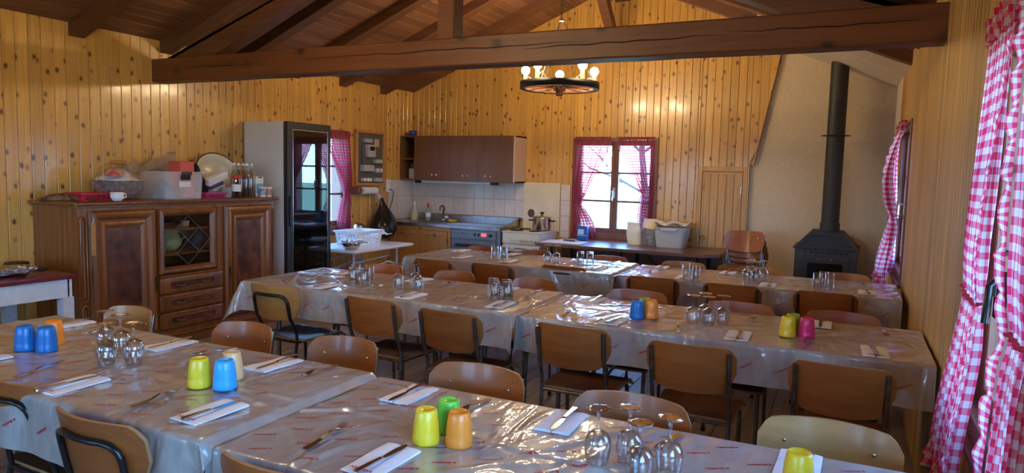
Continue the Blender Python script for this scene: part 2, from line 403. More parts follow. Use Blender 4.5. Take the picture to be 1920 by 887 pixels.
# gable wall: boards stop on a slanted edge beside the plastered stove corner
DOOR = (-1.635, -1.07, 0.0, 1.668)
wb = MB()
for p, q, lo, hi in ((XL - TH, -3.215, -.2, 2.9), (-3.215, -2.118, -.2, .735), (-3.215, -2.118, 2.0, 2.9), (-2.118, -1.08, -.2, 2.9)):
    wb.box(p, q, YB + .016, YB + .05, lo, hi)
wb.prism([(-1.08, -.2), (-1.07, 1.68), (-1.02, 1.70), (-.79, 2.95), (-.79, 2.9), (-1.08, 2.9)][:4] + [(-.79, 2.9), (-1.08, 2.9)], YB + .016, YB + .05, 'y')
wb.prism([(XL - TH, 2.88), (-.79, 2.88), (-.79, zr(-.79) + .2), (RX, RZ + .2), (XL - TH, zr(XL) + .1)], YB + .016, YB + .05, 'y')
wb = struct(wb.build('wall_back', PINE_RAW))
def zb(a): return zr(a)
edge = lambda z: -1.02 + (z - 1.70) * (.23 / 1.25)       # x of the slanted board edge at height z
boards(wb, 'back', XL, -1.075, .0885, 0, zb, hb + [DOOR], PINE)
for k in range(4):                                       # last boards, each cut along the slant
    x0, x1 = -1.075 + k * .0885, min(-1.075 + (k + 1) * .0885, -.79)
    z0 = lambda x: max(1.69, 1.70 + (x + 1.02) * (1.25 / .23))
    if x1 - x0 < .01: continue
    g = .0012; pl = [(x0 + g, z0(x0)), (x1 - g, z0(x1 - g)), (x1 - g, zr(x1)), (x0 + g, zr(x0))]
    m = MB().prism(pl, YB, YB + .016, 'y'); o = m.build('board', PINE, wb)
MB().prism([(-.796, 2.93), (-1.026, 1.69), (-1.018, 1.69), (-.788, 2.94)], YB - .006, YB + .052, 'y').build('edge_strip', PINE, wb)
MB().box(-1.069, -1.061, YB - .006, YB + .052, 0, 1.7).build('edge_strip', PINE, wb)
wf = shell('wall_front', 'front', XL - TH, XR + TH, -.2, 4.2, [WIN[6][1:], WIN[7][1:]], -TH, 0)  # openings for the unseen windows added to brighten the room

# plastered corner behind the stove
al = MB().box(-1.25, XR + .4, 8.435, 8.72, -.2, 3.4)
al = struct(al.build('wall_alcove', PLASTER))
al2 = struct(MB().box(.372, XR + .4, 7.46, 8.52, -.2, 2.9).build('wall_stove_side', PLASTER_W))
sof = MB()
x0, x1 = -.93, .40
zl = lambda x: 2.668 - SL * (x - .02)
sof.prism([(x0, zl(x0)), (x1, zl(x1)), (x1, zr(x1) + .02), (x0, zr(x0) + .02)], 7.3, 8.55, 'y')
sof = struct(sof.build('ceiling_plaster', PLASTER_W))
struct(MB().box(.372, .40, 7.452, 7.47, 0, 2.55).build('trim_1', PINE_R))

# ---- the small boarded door in the gable wall
door = struct(MB().box(DOOR[0], DOOR[1], YB + .008, YB + .014, 0, DOOR[3]).build('door_1', PINE_RAW))
fr = MB(); fr.box(DOOR[0], DOOR[0] + .055, YB - .012, YB + .01, 0, 1.668, .004); fr.box(DOOR[1] - .055, DOOR[1], YB - .012, YB + .01, 0, 1.668, .004); fr.box(DOOR[0] + .055, DOOR[1] - .055, YB - .012, YB + .01, 1.612, 1.668, .004)
fr.build('door_frame', PINE_DOOR, door)
for i in range(5):
    a = DOOR[0] + .062 + i * .0882
    MB().box(a + .001, a + .0872, YB - .002, YB + .008, .02, 1.59, .004).build('board', PINE_DOOR, door)
lf = MB(); lf.box(DOOR[0] + .062, DOOR[0] + .082, YB - .008, YB - .002, .02, 1.602); lf.box(DOOR[1] - .082, DOOR[1] - .062, YB - .008, YB - .002, .02, 1.602); lf.box(DOOR[0] + .082, DOOR[1] - .082, YB - .008, YB - .002, 1.58, 1.602)
lf.build('leaf_trim', PINE_DOOR, door)
MB().lathe([(0, 0), (.012, .0), (.012, .02), (.026, .03), (.028, .042), (.018, .054), (0, .057)], 14, (0, 0, 0), X=Matrix.Translation((-1.54, YB - .004, .83)) @ Matrix.Rotation(PI / 2, 4, 'X')).build('knob', PINE_CAB, door)
MB().tube([(DOOR[1] - .068, YB - .012, 1.36), (DOOR[1] - .068, YB - .012, 1.44)], .008, 6).build('hinge', CHROME, door)

# ---- roof: boards with pale joints, rafters, ridge purlin
ceil = MB()
for s in (-1, 1):
    xa = RX + s * 3.4
    ceil.prism([(RX, RZ + .0065), (xa, RZ + .0065 - SL * 3.4), (xa, RZ + .2 - SL * 3.4), (RX, RZ + .2)], YF - .3, 8.75, 'y')
ceil = struct(ceil.build('ceiling', TONGUE))
L = math.hypot(1, SL)
for s in (-1, 1):
    k = 0; d = 0.0
    while d < 3.10:
        e = min(d + .1015, 3.12); xa, xb = RX + s * (d + .0042), RX + s * (e - .0044)
        pl = [(xa, zr(xa)), (xb, zr(xb)), (xb, zr(xb) + .006), (xa, zr(xa) + .006)]
        c = ((xa + xb) / 2, 3.0, zr((xa + xb) / 2))
        m = MB().prism([(p[0] - c[0], p[1] - c[2]) for p in pl], YF - c[1], 8.5 - c[1], 'y'); o = m.build('roof_board', ROOFB); o.parent = ceil; o.location = c
        d = e; k += 1
for k in range(8):
    yc = 3.585 + .813 * (k - 2)
    if yc > 8.2: continue
    for s in (-1, 1):
        xa, xb = RX + s * .05, RX + s * 3.10
        pl = [(xa, zr(xa) + .005), (xb, zr(xb) + .005), (xb, zr(xb) - .105), (xa, zr(xa) - .105)]
        c = ((xa + xb) / 2, yc, zr((xa + xb) / 2))
        m = MB().prism([(p[0] - c[0], p[1] - c[2]) for p in pl], -.065, .065, 'y'); o = m.build('rafter', RAFT); o.parent = ceil; o.location = c
MB().box(RX - .085, RX + .085, YF, 8.38, 3.64, 3.83, .006).build('ridge_purlin', RAFT, ceil)
kb = Matrix.Translation((RX, 7.86, 3.30)) @ Matrix.Rotation(math.radians(49), 4, 'X')
MB().box(-.055, .055, -.055, .055, -.50, .50, .004, X=kb).build('knee_brace', RAFT, ceil)

# ---- roof truss
tr = thing('roof_truss', 'dark brown timber roof truss whose cracked tie beam crosses the whole room', 'beam', (RX, 4.345, 2.26))
def beam_mesh(x0, x1, y0, y1, z0, z1, n=26):
    mb = MB(); rng = random.Random(3)
    jit = [(rng.uniform(-.003, .003), rng.uniform(-.003, .003)) for _ in range(n + 1)]
    ring = lambda x, j: [(x, y0 + .008, z0 + j[0]), (x, y0 + j[1] * .6, z0 + .010 + j[0]), (x, y0 + j[1] * .6, z1 - .008 + j[1]), (x, y0 + .008, z1 + j[1]), (x, y1, z1), (x, y1, z0 + j[0])]
    vs = []
    for i in range(n + 1): vs += ring(x0 + (x1 - x0) * i / n, jit[i])
    fs = [(i * 6 + k, i * 6 + (k + 1) % 6, (i + 1) * 6 + (k + 1) % 6, (i + 1) * 6 + k) for i in range(n) for k in range(6)]
    mb.add(vs, fs + [tuple(range(6))[::-1], tuple(n * 6 + k for k in range(6))]); return mb
tb = beam_mesh(XL - .05, XR + .05, 4.25, 4.42, 2.262, 2.458).build('tie_beam', BEAM, tr, True)
rng = random.Random(5); CRK = pm('crack_shadowed_wood', (.018, .008, .005), .9)
def crack(x0, x1, za, zb, n, w):
    ck = MB()
    P = [(x0 + (x1 - x0) * i / n, za + (zb - za) * i / n + rng.uniform(-.006, .006)) for i in range(n + 1)]
    for (a, b), i in zip(zip(P, P[1:]), range(n)):
        w0 = w * math.sin(PI * i / n) + .0006; w1 = w * math.sin(PI * (i + 1) / n) + .0006
        ck.add([(a[0], 4.2465, a[1] - w0), (b[0], 4.2465, b[1] - w1), (b[0], 4.2465, b[1] + w1), (a[0], 4.2465, a[1] + w0)], [(0, 1, 2, 3)])
    ck.build('drying_crack', CRK, tb)
crack(-3.9, -1.55, 2.372, 2.378, 16, .0028); crack(-2.0, -.66, 2.352, 2.366, 12, .0030); crack(-.72, .30, 2.372, 2.372, 10, .0030); crack(-5.2, -4.3, 2.37, 2.36, 7, .0016)
MB().box(-2.69, -2.555, 4.265, 4.40, 2.45, 3.66, .006).build('king_post', BEAM, tr)
for s in (-1, 1):
    xa, xb = RX + s * 2.86, RX + s * .06
    zt = lambda x: 2.452 + SL * (2.78 - abs(x - RX))
    MB().prism([(xa, zt(xa)), (xb, zt(xb)), (xb, zt(xb) - .21), (RX + s * 2.28, 2.45), (xa, 2.45)][:5], 4.262, 4.41, 'y').build('principal_rafter', RAFT, tr)

# ================================================================ windows
def window(k, open_view=True):
    side, a0, a1, z0, z1 = WIN[k]; F = wmap(side)
    w = MB(); e = .001
    f = .058
    for p, q, r, t in ((a0, a0 + f, z0, z1), (a1 - f, a1, z0, z1), (a0 + f, a1 - f, z0, z0 + .075), (a0 + f, a1 - f, z1 - .05, z1)):
        wbox(w, side, p, q, -TH, .012, r, t, .004)
    w = struct(w.build('window_%d' % k, WFRAME))
    am = (a0 + a1) / 2
    sides = ((a0 + f + e, am - e), (am + e, a1 - f - e))
    for p, q in sides:
        sh = MB(); g = .048; zb_, zt_ = z0 + .076, z1 - .051; d0, d1 = -.085, -.035
        wbox(sh, side, p, p + g, d0, d1, zb_, zt_, .004); wbox(sh, side, q - g, q, d0, d1, zb_, zt_, .004)
        wbox(sh, side, p + g, q - g, d0, d1, zb_, zb_ + .06, .004); wbox(sh, side, p + g, q - g, d0, d1, zt_ - .045, zt_, .004)
        sh = sh.build('sash', WFRAME, w)
        zs = [zb_ + .06, zt_ - .045]; hh = (zs[1] - zs[0] - 2 * .024) / 3
        for i in range(3):
            pz = zs[0] + i * (hh + .024)
            wbox(MB(), side, p + g, q - g, -.064, -.058, pz, pz + hh).build('pane', PANE, sh)
            if i < 2: wbox(MB(), side, p + g, q - g, -.08, -.042, pz + hh, pz + hh + .024, .003).build('muntin', WFRAME, sh)
    h = MB(); zc = z0 + (z1 - z0) * .46
    wbox(h, side, am - .014, am + .014, -.034, -.022, zc - .07, zc + .07, .003)
    P = [F(am, -.022, zc + .02), F(am, .022, zc + .02), F(am, .026, zc + .01), F(am, .026, zc - .10)]
    h.tube(P, .0085, 8); h.build('handle', CHROME if k != 4 else TUBE, w)
    wbox(MB(), side, a0 - .01, a1 + .01, -.02, .035, z0 - .03, z0 - .001, .005).build('window_sill', WFRAME, w)
    return w
for k in WIN: window(k)  # seen windows and the unseen ones added for daylight
b4 = MB()                                                # stay latch on the big window by the front table row
wbox(b4, 'right', 2.24, 2.26, .0, .03, 1.17, 1.30, .006)
b4.tube([(XR - .02, 2.25, 1.28), (XR - .045, 2.23, 1.26), (XR - .05, 2.22, 1.16)], .010, 8)
b4.build('stay_latch', DARKTUBE, bpy.data.objects['window_4'])

# ---------------------------------------------------------------- gingham curtains
def curtain(label, side, ao, ai, zt, zb, vt, wt, wb, n0, bul, folds, seed, mt, clothw, rufw=.05, skew=0.0, nbot=0.0, fa=1.0):
    """outer edge at ao, hanging towards ai; tied back at fraction vt of its drop"""
    F = wmap(side); sg = 1 if ai > ao else -1; w0 = abs(ai - ao); H = zt - zb; rng = random.Random(seed); ph = rng.uniform(0, 6)
    def width(v):
        if v < vt: t = v / vt; return w0 + (wt - w0) * (.25 * sstep(0, 1, t) + .75 * t)
        t = (v - vt) / (1 - vt); return wt + (wb - wt) * (1 - (1 - t) ** 1.8)
    def off(v): return skew * sstep(.0, vt, v)
    def nn(u, v):
        pin = math.exp(-((v - vt) / .05) ** 2)
        amp = fa * (.010 + .022 * sstep(0, .5, v)) * (1 - .55 * pin)
        return n0 + bul * math.sin(PI * min(1, v / max(vt, .01)) * .9) * (1 if v < vt else .35 + .65 * (1 - (v - vt) / (1 - vt))) + nbot * sstep(vt, 1, v) + amp * (math.sin(2 * PI * folds * u + ph + 1.2 * math.sin(3 * v + ph)) + .35 * math.sin(2 * PI * folds * 2.3 * u + 2 * ph)) 
    def P(u, v): 
        a = ao + sg * (off(v) + width(v) * u + .004 * math.sin(40 * u + 9 * v)); return F(a, nn(u, v), zt - v * H - .02 * math.sin(PI * u) * sstep(vt, 1, v))
    t = thing('curtain', label, 'curtain', F(ao, n0, zb), 0, 'red gingham curtains')
    NU, NV = 64, 46
    mb = MB(); mb.grid(P, NU, NV); mb.uv = [(clothw * i / NU, H * j / NV) for j in range(NV + 1) for i in range(NU + 1)]
    mb.build('drape', mt, t)
    hd = MB(); hd.grid(lambda u, v: F(ao + sg * w0 * u, nn(u, 0) + .012 * math.sin(2 * PI * folds * 2.2 * u + 3 * v) + .008 * math.sin(71 * u), zt - .03 + .085 * (1 - v)), 70, 5)
    hd.uv = [(clothw * i / 70, .085 * j / 5) for j in range(6) for i in range(71)]; hd.build('gathered_heading', mt, t)
    NR = 120
    def R(u, v):
        a = ao + sg * (off(v) + width(v)); c = nn(1, v); wv = math.sin(2 * PI * v * 12 + ph + 2 * math.sin(5 * v)) + .4 * math.sin(2 * PI * v * 21 + 2 * ph)
        return F(a + sg * (rufw * u * (1 + .07 * wv) - .004), c + .006 + u * (.012 + .0055 * wv), zt - v * H * .985 - .008 * u * math.cos(2 * PI * v * 15 + ph))
    rf = MB(); rf.grid(R, 5, NR); rf.uv = [(.05 * i / 5, 1.7 * H * j / NR) for j in range(NR + 1) for i in range(6)]; rf.build('ruffle', mt, t)
    def Q(u, v):
        w = math.sin(2 * PI * u * folds * 1.7 + ph) 
        p = P(u, .985); a = ao + sg * (off(1) + width(1) * (u * (1 + .10 * v) - .05 * v)); q = F(a, nn(u, 1) + v * (.012 + .016 * w), p[2] - .07 * v); return q
    bf = MB(); bf.grid(Q, 70, 4); bf.uv = [(1.4 * clothw * i / 70, .07 * j / 4) for j in range(5) for i in range(71)]; bf.build('hem_flounce', mt, t)
    tp = [F(ao + sg * (off(vt) - .01), .004, zt - vt * H + .03)]
    for q in range(13):
        u = q / 12; tp.append(F(ao + sg * (off(vt) + wt * u * 1.02), max(nn(u, vt), nn(u, vt + .01), nn(u, vt - .01)) + .006, zt - vt * H + .012 * (1 - u) - .012 * math.sin(PI * u)))
    tp.append(F(ao + sg * (off(vt) + wt * 1.03), nn(1, vt) - .02, zt - vt * H + .01))
    if 'tieback_cloth' not in bpy.data.materials: pm('tieback_cloth', (.55, .02, .09), .8)
    MB().tube(tp, .008, 6, flat=.6).build('tieback', bpy.data.materials['tieback_cloth'], t)
    MB().tube([F(ao - sg * .02, n0, zt + .015), F(ai + sg * .0, n0, zt + .015)], .006, 6).build('rod', CHROME, t)
    return t
# back window pair
curtain('sheer gingham curtain on sink side of the gable window, tied low', 'back', -3.175, -2.70, 1.955, .80, .70, .10, .30, .035, .0, 7, 1, GING_S, .95, .03)
curtain('sheer gingham curtain on stove side of the gable window, tied back', 'back', -2.158, -2.62, 1.955, .80, .58, .12, .15, .035, .0, 7, 2, GING_S, .95, .03)
# left wall window pair (one mostly behind the fridge)
curtain('gingham curtain beside the meter board, tied at its middle', 'left', 6.93, 6.46, 1.94, .80, .64, .11, .20, .035, .01, 7, 3, GING_S, .95, .03)
curtain('gingham curtain half hidden behind the tall glass-door fridge', 'left', 5.91, 6.36, 1.94, .80, .60, .12, .20, .035, .01, 7, 4, GING_S, .95, .03)
# window between rear and middle table rows on the right-hand wall
curtain('gingham curtain near the stove, hanging over end of the rear table row', 'right', 6.30, 6.74, 1.97, .77, .60, .15, .52, .055, .075, 6, 5, GING, 1.1, .05, 0, .07)
curtain('gingham curtain furthest along the window wall, almost behind its twin', 'right', 7.24, 6.84, 1.97, .80, .60, .12, .25, .045, .02, 6, 6, GING, 1.1, .05)
# window beside the front table row
curtain('large gingham curtain with loose ruffled edge, reaching toward middle table row', 'right', 2.63, 2.20, 1.98, .66, .60, .33, .42, .038, .004, 6, 7, GING, 1.1, .05, -.06, .05, .45)
curtain('large gingham curtain beside the front table row, overlapping its ruffled twin', 'right', 1.70, 2.05, 1.98, .66, .60, .22, .30, .036, .004, 6, 8, GING, 1.1, .04, 0, .015, .45)

# ---------------------------------------------------------------- outside
gm = speck('dry_meadow', (.30, .27, .09), (.46, .40, .16), .6, .9, 0)
g = MB().grid(lambda u, v: (-90 + 180 * u, -90 + 180 * v, -.9), 2, 2, False); struct(g.build('ground', gm))
bark = pm('bare_bark', (.09, .07, .06), .9)
def tree(x, y, h, seed, label):
    rng = random.Random(seed); t = thing('bare_tree', label, 'tree', (x, y, -.9), 0, 'bare trees outdoors'); tk = MB(); br = MB()
    top = Vector((x, y, -.9)); P = [top.copy()]
    for i in range(6): top = top + Vector((rng.uniform(-.12, .12), rng.uniform(-.12, .12), h / 6)); P.append(top.copy())
    tk.tube(P, [.13 - .018 * i for i in range(7)], 7); tk.build('trunk', bark, t)
    def grow(p, d, l, r, lev):
        q = p + d * l; m = p + d * l * .5 + Vector((rng.uniform(-.05, .05),) * 3); br.tube([p, m, q], [r, r * .8, r * .55], 4, cap=False)
        if lev:
            for _ in range(3): grow(p + d * l * rng.uniform(.4, 1), (d + Vector((rng.uniform(-.8, .8), rng.uniform(-.8, .8), rng.uniform(-.2, .6)))).normalized(), l * .62, r * .55, lev - 1)
    for i in range(2, 7):
        for _ in range(3): grow(P[i], Vector((rng.uniform(-1, 1), rng.uniform(-1, 1), rng.uniform(.2, .9))).normalized(), h * .26, .035, 3)
    o = br.build('branches', bark, t); o['kind'] = 'stuff'
tree(-2.2, 14.5, 5.2, 11, 'bare tree seen through the stove side of the gable window')
tree(-4.6, 17.0, 6.0, 12, 'bare tree standing further off behind the gable window')

# ================================================================ tables and table paper
TW = [  # row, x0, x1, y0, y1, z, which
    ('front', -3.52, -1.582, 1.325, 2.085, .770, 'L'), ('front', -1.562, .375, 1.345, 2.11, .750, 'R'),
    ('middle', -3.625, -1.640, 3.385, 4.165, .770, 'L'), ('middle', -1.620, .378, 3.45, 4.225, .750, 'R'),
    ('rear', -3.55, -1.645, 5.17, 5.95, .770, 'L'), ('rear', -1.625, .355, 5.29, 6.06, .750, 'R')]
LETTER = text_mesh('la Mobilière', .0138, .25, 1)
RW = {}
for _sd in range(1, 7):
    _q = random.Random(_sd * 100)
    RW[_sd] = [(_q.uniform(0, 2), _q.uniform(.06, .70), _q.choice((_q.uniform(-.8, -.2), _q.uniform(.3, .9), _q.uniform(-.2, .2), _q.uniform(.9, 1.5))), _q.uniform(.003, .0085), _q.uniform(.009, .018), _q.uniform(.10, .34)) for _ in range(20)]
def wrinkle(x, y, sd):
    z = .0020 * math.sin(3.1 * x + 7.3 * y + sd) * math.sin(2.3 * x - 4.1 * y + 2 * sd)
    for k in range(20):
        r = RW[sd][k]; cx, cy, an, hh, ww, ll = r
        dx, dy = x - cx, y - cy; u = dx * math.cos(an) + dy * math.sin(an); v = -dx * math.sin(an) + dy * math.cos(an) + .05 * math.sin(4 * u + k)
        z += hh * math.exp(-(v / ww) ** 2 - (u / ll) ** 2)
    z += .0050 * math.exp(-((y - .40 - .02 * math.sin(2.2 * x + sd)) / .007) ** 2)      # fold crease along the middle
    return z
def table(row, x0, x1, y0, y1, z, wh, sd):
    end = 'sideboard' if wh == 'L' else 'window'
    cx, cy = (x0 + x1) / 2, (y0 + y1) / 2
    t = thing('folding_table', 'folding table under printed paper, %s half of the %s table row' % (end + '-wall', row), 'table', (cx, cy, 0), 0, 'folding tables under paper')
    MB().box(x0 + .006, x1 - .006, y0 + .006, y1 - .006, z - .034, z - .006, .006).build('tabletop', BROWNTOP, t)
    for ex in (x0 + .22, x1 - .22):
        for ey in (y0 + .09, y1 - .09):
            MB().tube([(ex, ey, z - .034), (ex, ey, .012)], .014, 8).build('leg', TUBE, t)
        MB().tube([(ex, y0 + .09, .10), (ex, y1 - .09, .10)], .010, 6).build('crossbar', TUBE, t)
        MB().tube([(ex, (y0 + y1) / 2, .10), (ex + (.42 if ex < cx else -.42), (y0 + y1) / 2, z - .04)], .008, 6).build('brace', TUBE, t)
    # paper: flat top with wrinkles, hanging sides with pointed corners
    hy = .205; hx0 = .20 if wh == 'L' else .15; hx1 = .0 if wh == 'R' else .042
    Lx, Ly = x1 - x0, y1 - y0
    def pt(s, q):
        dx = max(-s, 0, s - Lx); dy = max(-q, 0, q - Ly)
        bx = min(max(s, 0), Lx); by = min(max(q, 0), Ly)
        zz = z + wrinkle(bx, by, sd) * sstep(0, .03, min(bx, Lx - bx, by, Ly - by) + .012 - min(dx + dy, .012))
        d = math.hypot(dx, dy); ox = oy = 0.0
        if d > 0:
            r = .016; seam = (wh == 'L' and s > Lx) or (wh == 'R' and s < 0)
            a = min(d / r, PI / 2); out = r * math.sin(a); drop = r * (1 - math.cos(a)) + max(0, d - r * PI / 2)
            ux, uy = dx / d, dy / d
            fl = .10 * max(0, d - .03) * (.6 + .5 * math.sin((s if dy > dx else q) * 9 + sd) * .6)
            ox = ux * out * (.45 if seam else 1); oy = uy * out
            if not seam or dy > .03: oy += uy * fl
            if not seam: ox += ux * fl
            mn = min(dx, dy)
            if mn > 0:
                k = .55 * mn; oy += k * uy; ox += (k * ux if not seam else -.12 * mn)
            zz = z - drop
            if wh == 'L' and s > Lx:          # the paper of the higher table slopes down onto the next one
                ox = dx * .82; zz = z - max(0, drop if dy > 0 else 0) - min(.018, dx * .56)
            rip = .006 * min(1, d / .12) * (math.sin(s * 17 + sd * 3) + .7 * math.sin(s * 31 + sd))
            if dy > 0: oy += rip if dy >= dx else 0
            if dx > 0 and dy <= dx and not seam: ox += .006 * min(1, d / .12) * math.sin(q * 23 + sd)
        sx = -1 if s < 0 else 1; sy = -1 if q < 0 else 1
        X = bx + sx * ox
        if wh == 'R': X = min(X, Lx + .006)
        return Vector((x0 + X, y0 + by + sy * oy, zz))
    us = []
    def rng(a, b, n): return [a + (b - a) * i / n for i in range(n)]
    us = (rng(-hx0, -.03, 5) + rng(-.03, 0, 4) if hx0 else []) + rng(0, Lx, 170) + (rng(Lx, Lx + .03, 4) + rng(Lx + .03, Lx + hx1, 4) + [Lx + hx1] if hx1 else [Lx])
    qs = rng(-hy, -.03, 8) + rng(-.03, 0, 4) + rng(0, Ly, 80) + rng(Ly, Ly + .03, 4) + rng(Ly + .03, Ly + hy, 6) + [Ly + hy]
    mb = MB(); n = len(us)
    mb.add([pt(s, q) for q in qs for s in us], [(j * n + i, j * n + i + 1, (j + 1) * n + i + 1, (j + 1) * n + i) for j in range(len(qs) - 1) for i in range(n - 1)], True)
    lab = 'beige film-coated table paper with red print, %s half of the %s table row' % (end + '-wall', row)
    c = thing('tablecloth', lab, 'tablecloth', (cx, cy, z), 0, 'printed paper tablecloths')
    mb.build('paper_sheet', CLOTH, c)
    tx = MB(); rows = [(-.115, 1)] + [(.045 + k * .082, 0) for k in range(9)]
    for j, (q, hang) in enumerate(rows):
        if q > Ly - .03: continue
        s = -.12 + (.085 if j % 2 else 0.02)
        while s < Lx - .06:
            if s > .06:
                an = .50; vs = []
                ca, sa = math.cos(an + PI), math.sin(an + PI); sc = 1.0
                for v in LETTER[0]:
                    a, b = v[0] * sc, v[1] * sc; u, w = s + a * ca - b * sa, q + a * sa + b * ca
                    p = pt(u, w); vs.append(p + (Vector((0, -.0012, .0)) if hang else Vector((0, 0, .0009))))
                tx.add(vs, LETTER[1])
            s += .165
    o = tx.build('red_print', REDINK, c); o['kind'] = 'stuff'
    return t
for i, a in enumerate(TW): table(*a, sd=i + 1)
def tz(x, y):
    """height of the paper under a point"""
    for i, (row, x0, x1, y0, y1, z, wh) in enumerate(TW):
        if x0 - .02 <= x <= x1 + .02 and y0 - .05 <= y <= y1 + .05: return z + max(0, wrinkle(x - x0, y - y0, i + 1)) + .0008
    return .75

# ================================================================ chairs
def chair_proto(name, label, w, bent=False, pale=False, seatm=None):
    t = thing(name, label, 'chair')
    tm = DARKTUBE if bent else TUBE
    hw = w / 2
    # seat: dished plywood, front edge rolled down
    mb = MB(); N, Mm = 12, 12
    def S_(u, v, dz):
        x = (u - .5) * w * (1.0 if v < .75 else 1.0) * (1 - .10 * (1 - v)); y = -.185 + .40 * v
        k = .045; ax = abs(u - .5) * 2
        y2 = y - (k * max(0, ax - .72) ** 1.5 * 3 if v > .9 else 0)
        z = .452 - .014 * math.sin(PI * min(1, v * 1.25)) * (1 - ax ** 2) - .035 * sstep(.82, 1, v) ** 2
        return (x, y2, z + dz)
    top = MB(); g = [S_(i / N, j / Mm, 0) for j in range(Mm + 1) for i in range(N + 1)]; h = [S_(i / N, j / Mm, -.011) for j in range(Mm + 1) for i in range(N + 1)]
    def slab(g, h, N, Mm):
        mb = MB(); w_ = N + 1; k = len(g)
        q = [(j * w_ + i, j * w_ + i + 1, (j + 1) * w_ + i + 1, (j + 1) * w_ + i) for j in range(Mm) for i in range(N)]
        mb.add(g + h, q + [tuple(k + a for a in f[::-1]) for f in q], True)
        rim = list(range(w_)) + [(j + 1) * w_ - 1 for j in range(1, Mm + 1)] + [Mm * w_ + i for i in range(N - 1, -1, -1)] + [j * w_ for j in range(Mm - 1, 0, -1)]
        vs = [g[r] for r in rim] + [h[r] for r in rim]; n = len(rim)
        mb.add(vs, [(i, i + n, (i + 1) % n + n, (i + 1) % n) for i in range(n)], False, 1)
        return mb
    slab(g, h, N, Mm).build('seat', [seatm or SEATP, PLY_EDGE], t)
    # backrest: curved plywood, big round lower corners
    NB, MBk = 22, 10
    def B_(u, v, d):
        a = (u - .5) * 2; z0, z1 = .575, .80
        el = 1 - abs(a) ** 4.5
        zc = .5 * (z0 + z1) + .012; top_ = z1 - .008 * a * a - .042 * max(0, (abs(a) - .76) / .24) ** 2.3
        bot_ = z0 + .020 * a * a + .085 * max(0, (abs(a) - .66) / .34) ** 2.2
        z = bot_ + (top_ - bot_) * v
        y = -.210 - (z - .575) * .20 - .058 * (1 - a * a) + d
        return (a * hw, y, z)
    g = [B_(i / NB, j / MBk, .012) for j in range(MBk + 1) for i in range(NB + 1)]; h = [B_(i / NB, j / MBk, 0) for j in range(MBk + 1) for i in range(NB + 1)]
    b = slab(g, h, NB, MBk).build('backrest', [PLY_PALE_LIT if pale else PLY, PLY_EDGE], t)
    for s in (-1, 1):
        sc = MB(); sc.lathe([(0, .004), (.005, .003), (.0055, 0)], 8, X=Matrix.Translation((s * hw * .62, -.210 - .152 * .2 - .058 * (1 - .62 ** 2) + .0125, .727)) @ Matrix.Rotation(-PI / 2, 4, 'X')); sc.build('screw', CHROME, b)
    r = .0105; ux = hw * .86
    if bent: ux = hw * .70
    kx = (ux / hw) ** 2
    yb = lambda z: -.210 - (z - .575) * .20 - .058 * (1 - kx) - .010
    for s in (-1, 1):
        x = s * ux
        if not bent:
            P = [(x, yb(.775), .775), (x, yb(.60), .60), (x, -.200, .50), (x, -.192, .44), (x, -.20, .40), (x, -.235, .012)]
        else:
            P = [(x, yb(.70), .70), (x, yb(.60), .60), (x, -.200, .50), (x, -.192, .44), (x, -.20, .40), (x, -.235, .012)]
        leg = MB().tube(P, r, 8).build('rear_leg', tm, t)
        MB().tube([(x, -.235, .0), (x, -.234, .022)], .0135, 8).build('foot_cap', RUBBER, leg)
        F = [(x, -.19, .432), (x, .10, .432)] + [(x, .10 + .07 * math.sin(a), .362 + .07 * math.cos(a)) for a in (.4, .8, 1.2, 1.57)] + [(x, .19, .012)]
        leg = MB().tube(F, r, 8).build('front_leg', tm, t)
        MB().tube([(x, .19, .0), (x, .189, .022)], .0135, 8).build('foot_cap', RUBBER, leg)
    if bent:
        zt = .74; A = [(-ux, yb(.69), .69)] + [(-ux + .05 * (1 - math.cos(a)), yb(zt), .69 + .05 * math.sin(a)) for a in (.5, 1.0, 1.57)] + [(ux * q, yb(zt), zt) for q in (-.4, 0, .4)] + [(ux - .05 * (1 - math.cos(a)), yb(zt), .69 + .05 * math.sin(a)) for a in (1.57, 1.0, .5)] + [(ux, yb(.69), .69)]
        A = [(p[0], yb(p[2]) - .058 * kx * (1 - (p[0] / ux) ** 2), p[2]) for p in A]
        MB().tube(A, r, 8).build('back_tube', tm, t)
    MB().tube([(-ux, -.193, .432), (ux, -.193, .432)], .009, 8).build('crossbar', tm, t)
    MB().tube([(-ux, .08, .432), (ux, .08, .432)], .008, 6).build('seat_bar', tm, t)
    return t
KIND = {'n': ('school_chair', .40, False, False), 's': ('school_chair', .345, False, False), 'p': ('school_chair', .34, False, True), 'b': ('school_chair', .41, True, False), 'y': ('school_chair', .41, True, True), 'w': ('school_chair', .40, False, True)}
ORD = ['first', 'second', 'third', 'fourth', 'fifth', 'sixth', 'seventh']
rngc = random.Random(21)
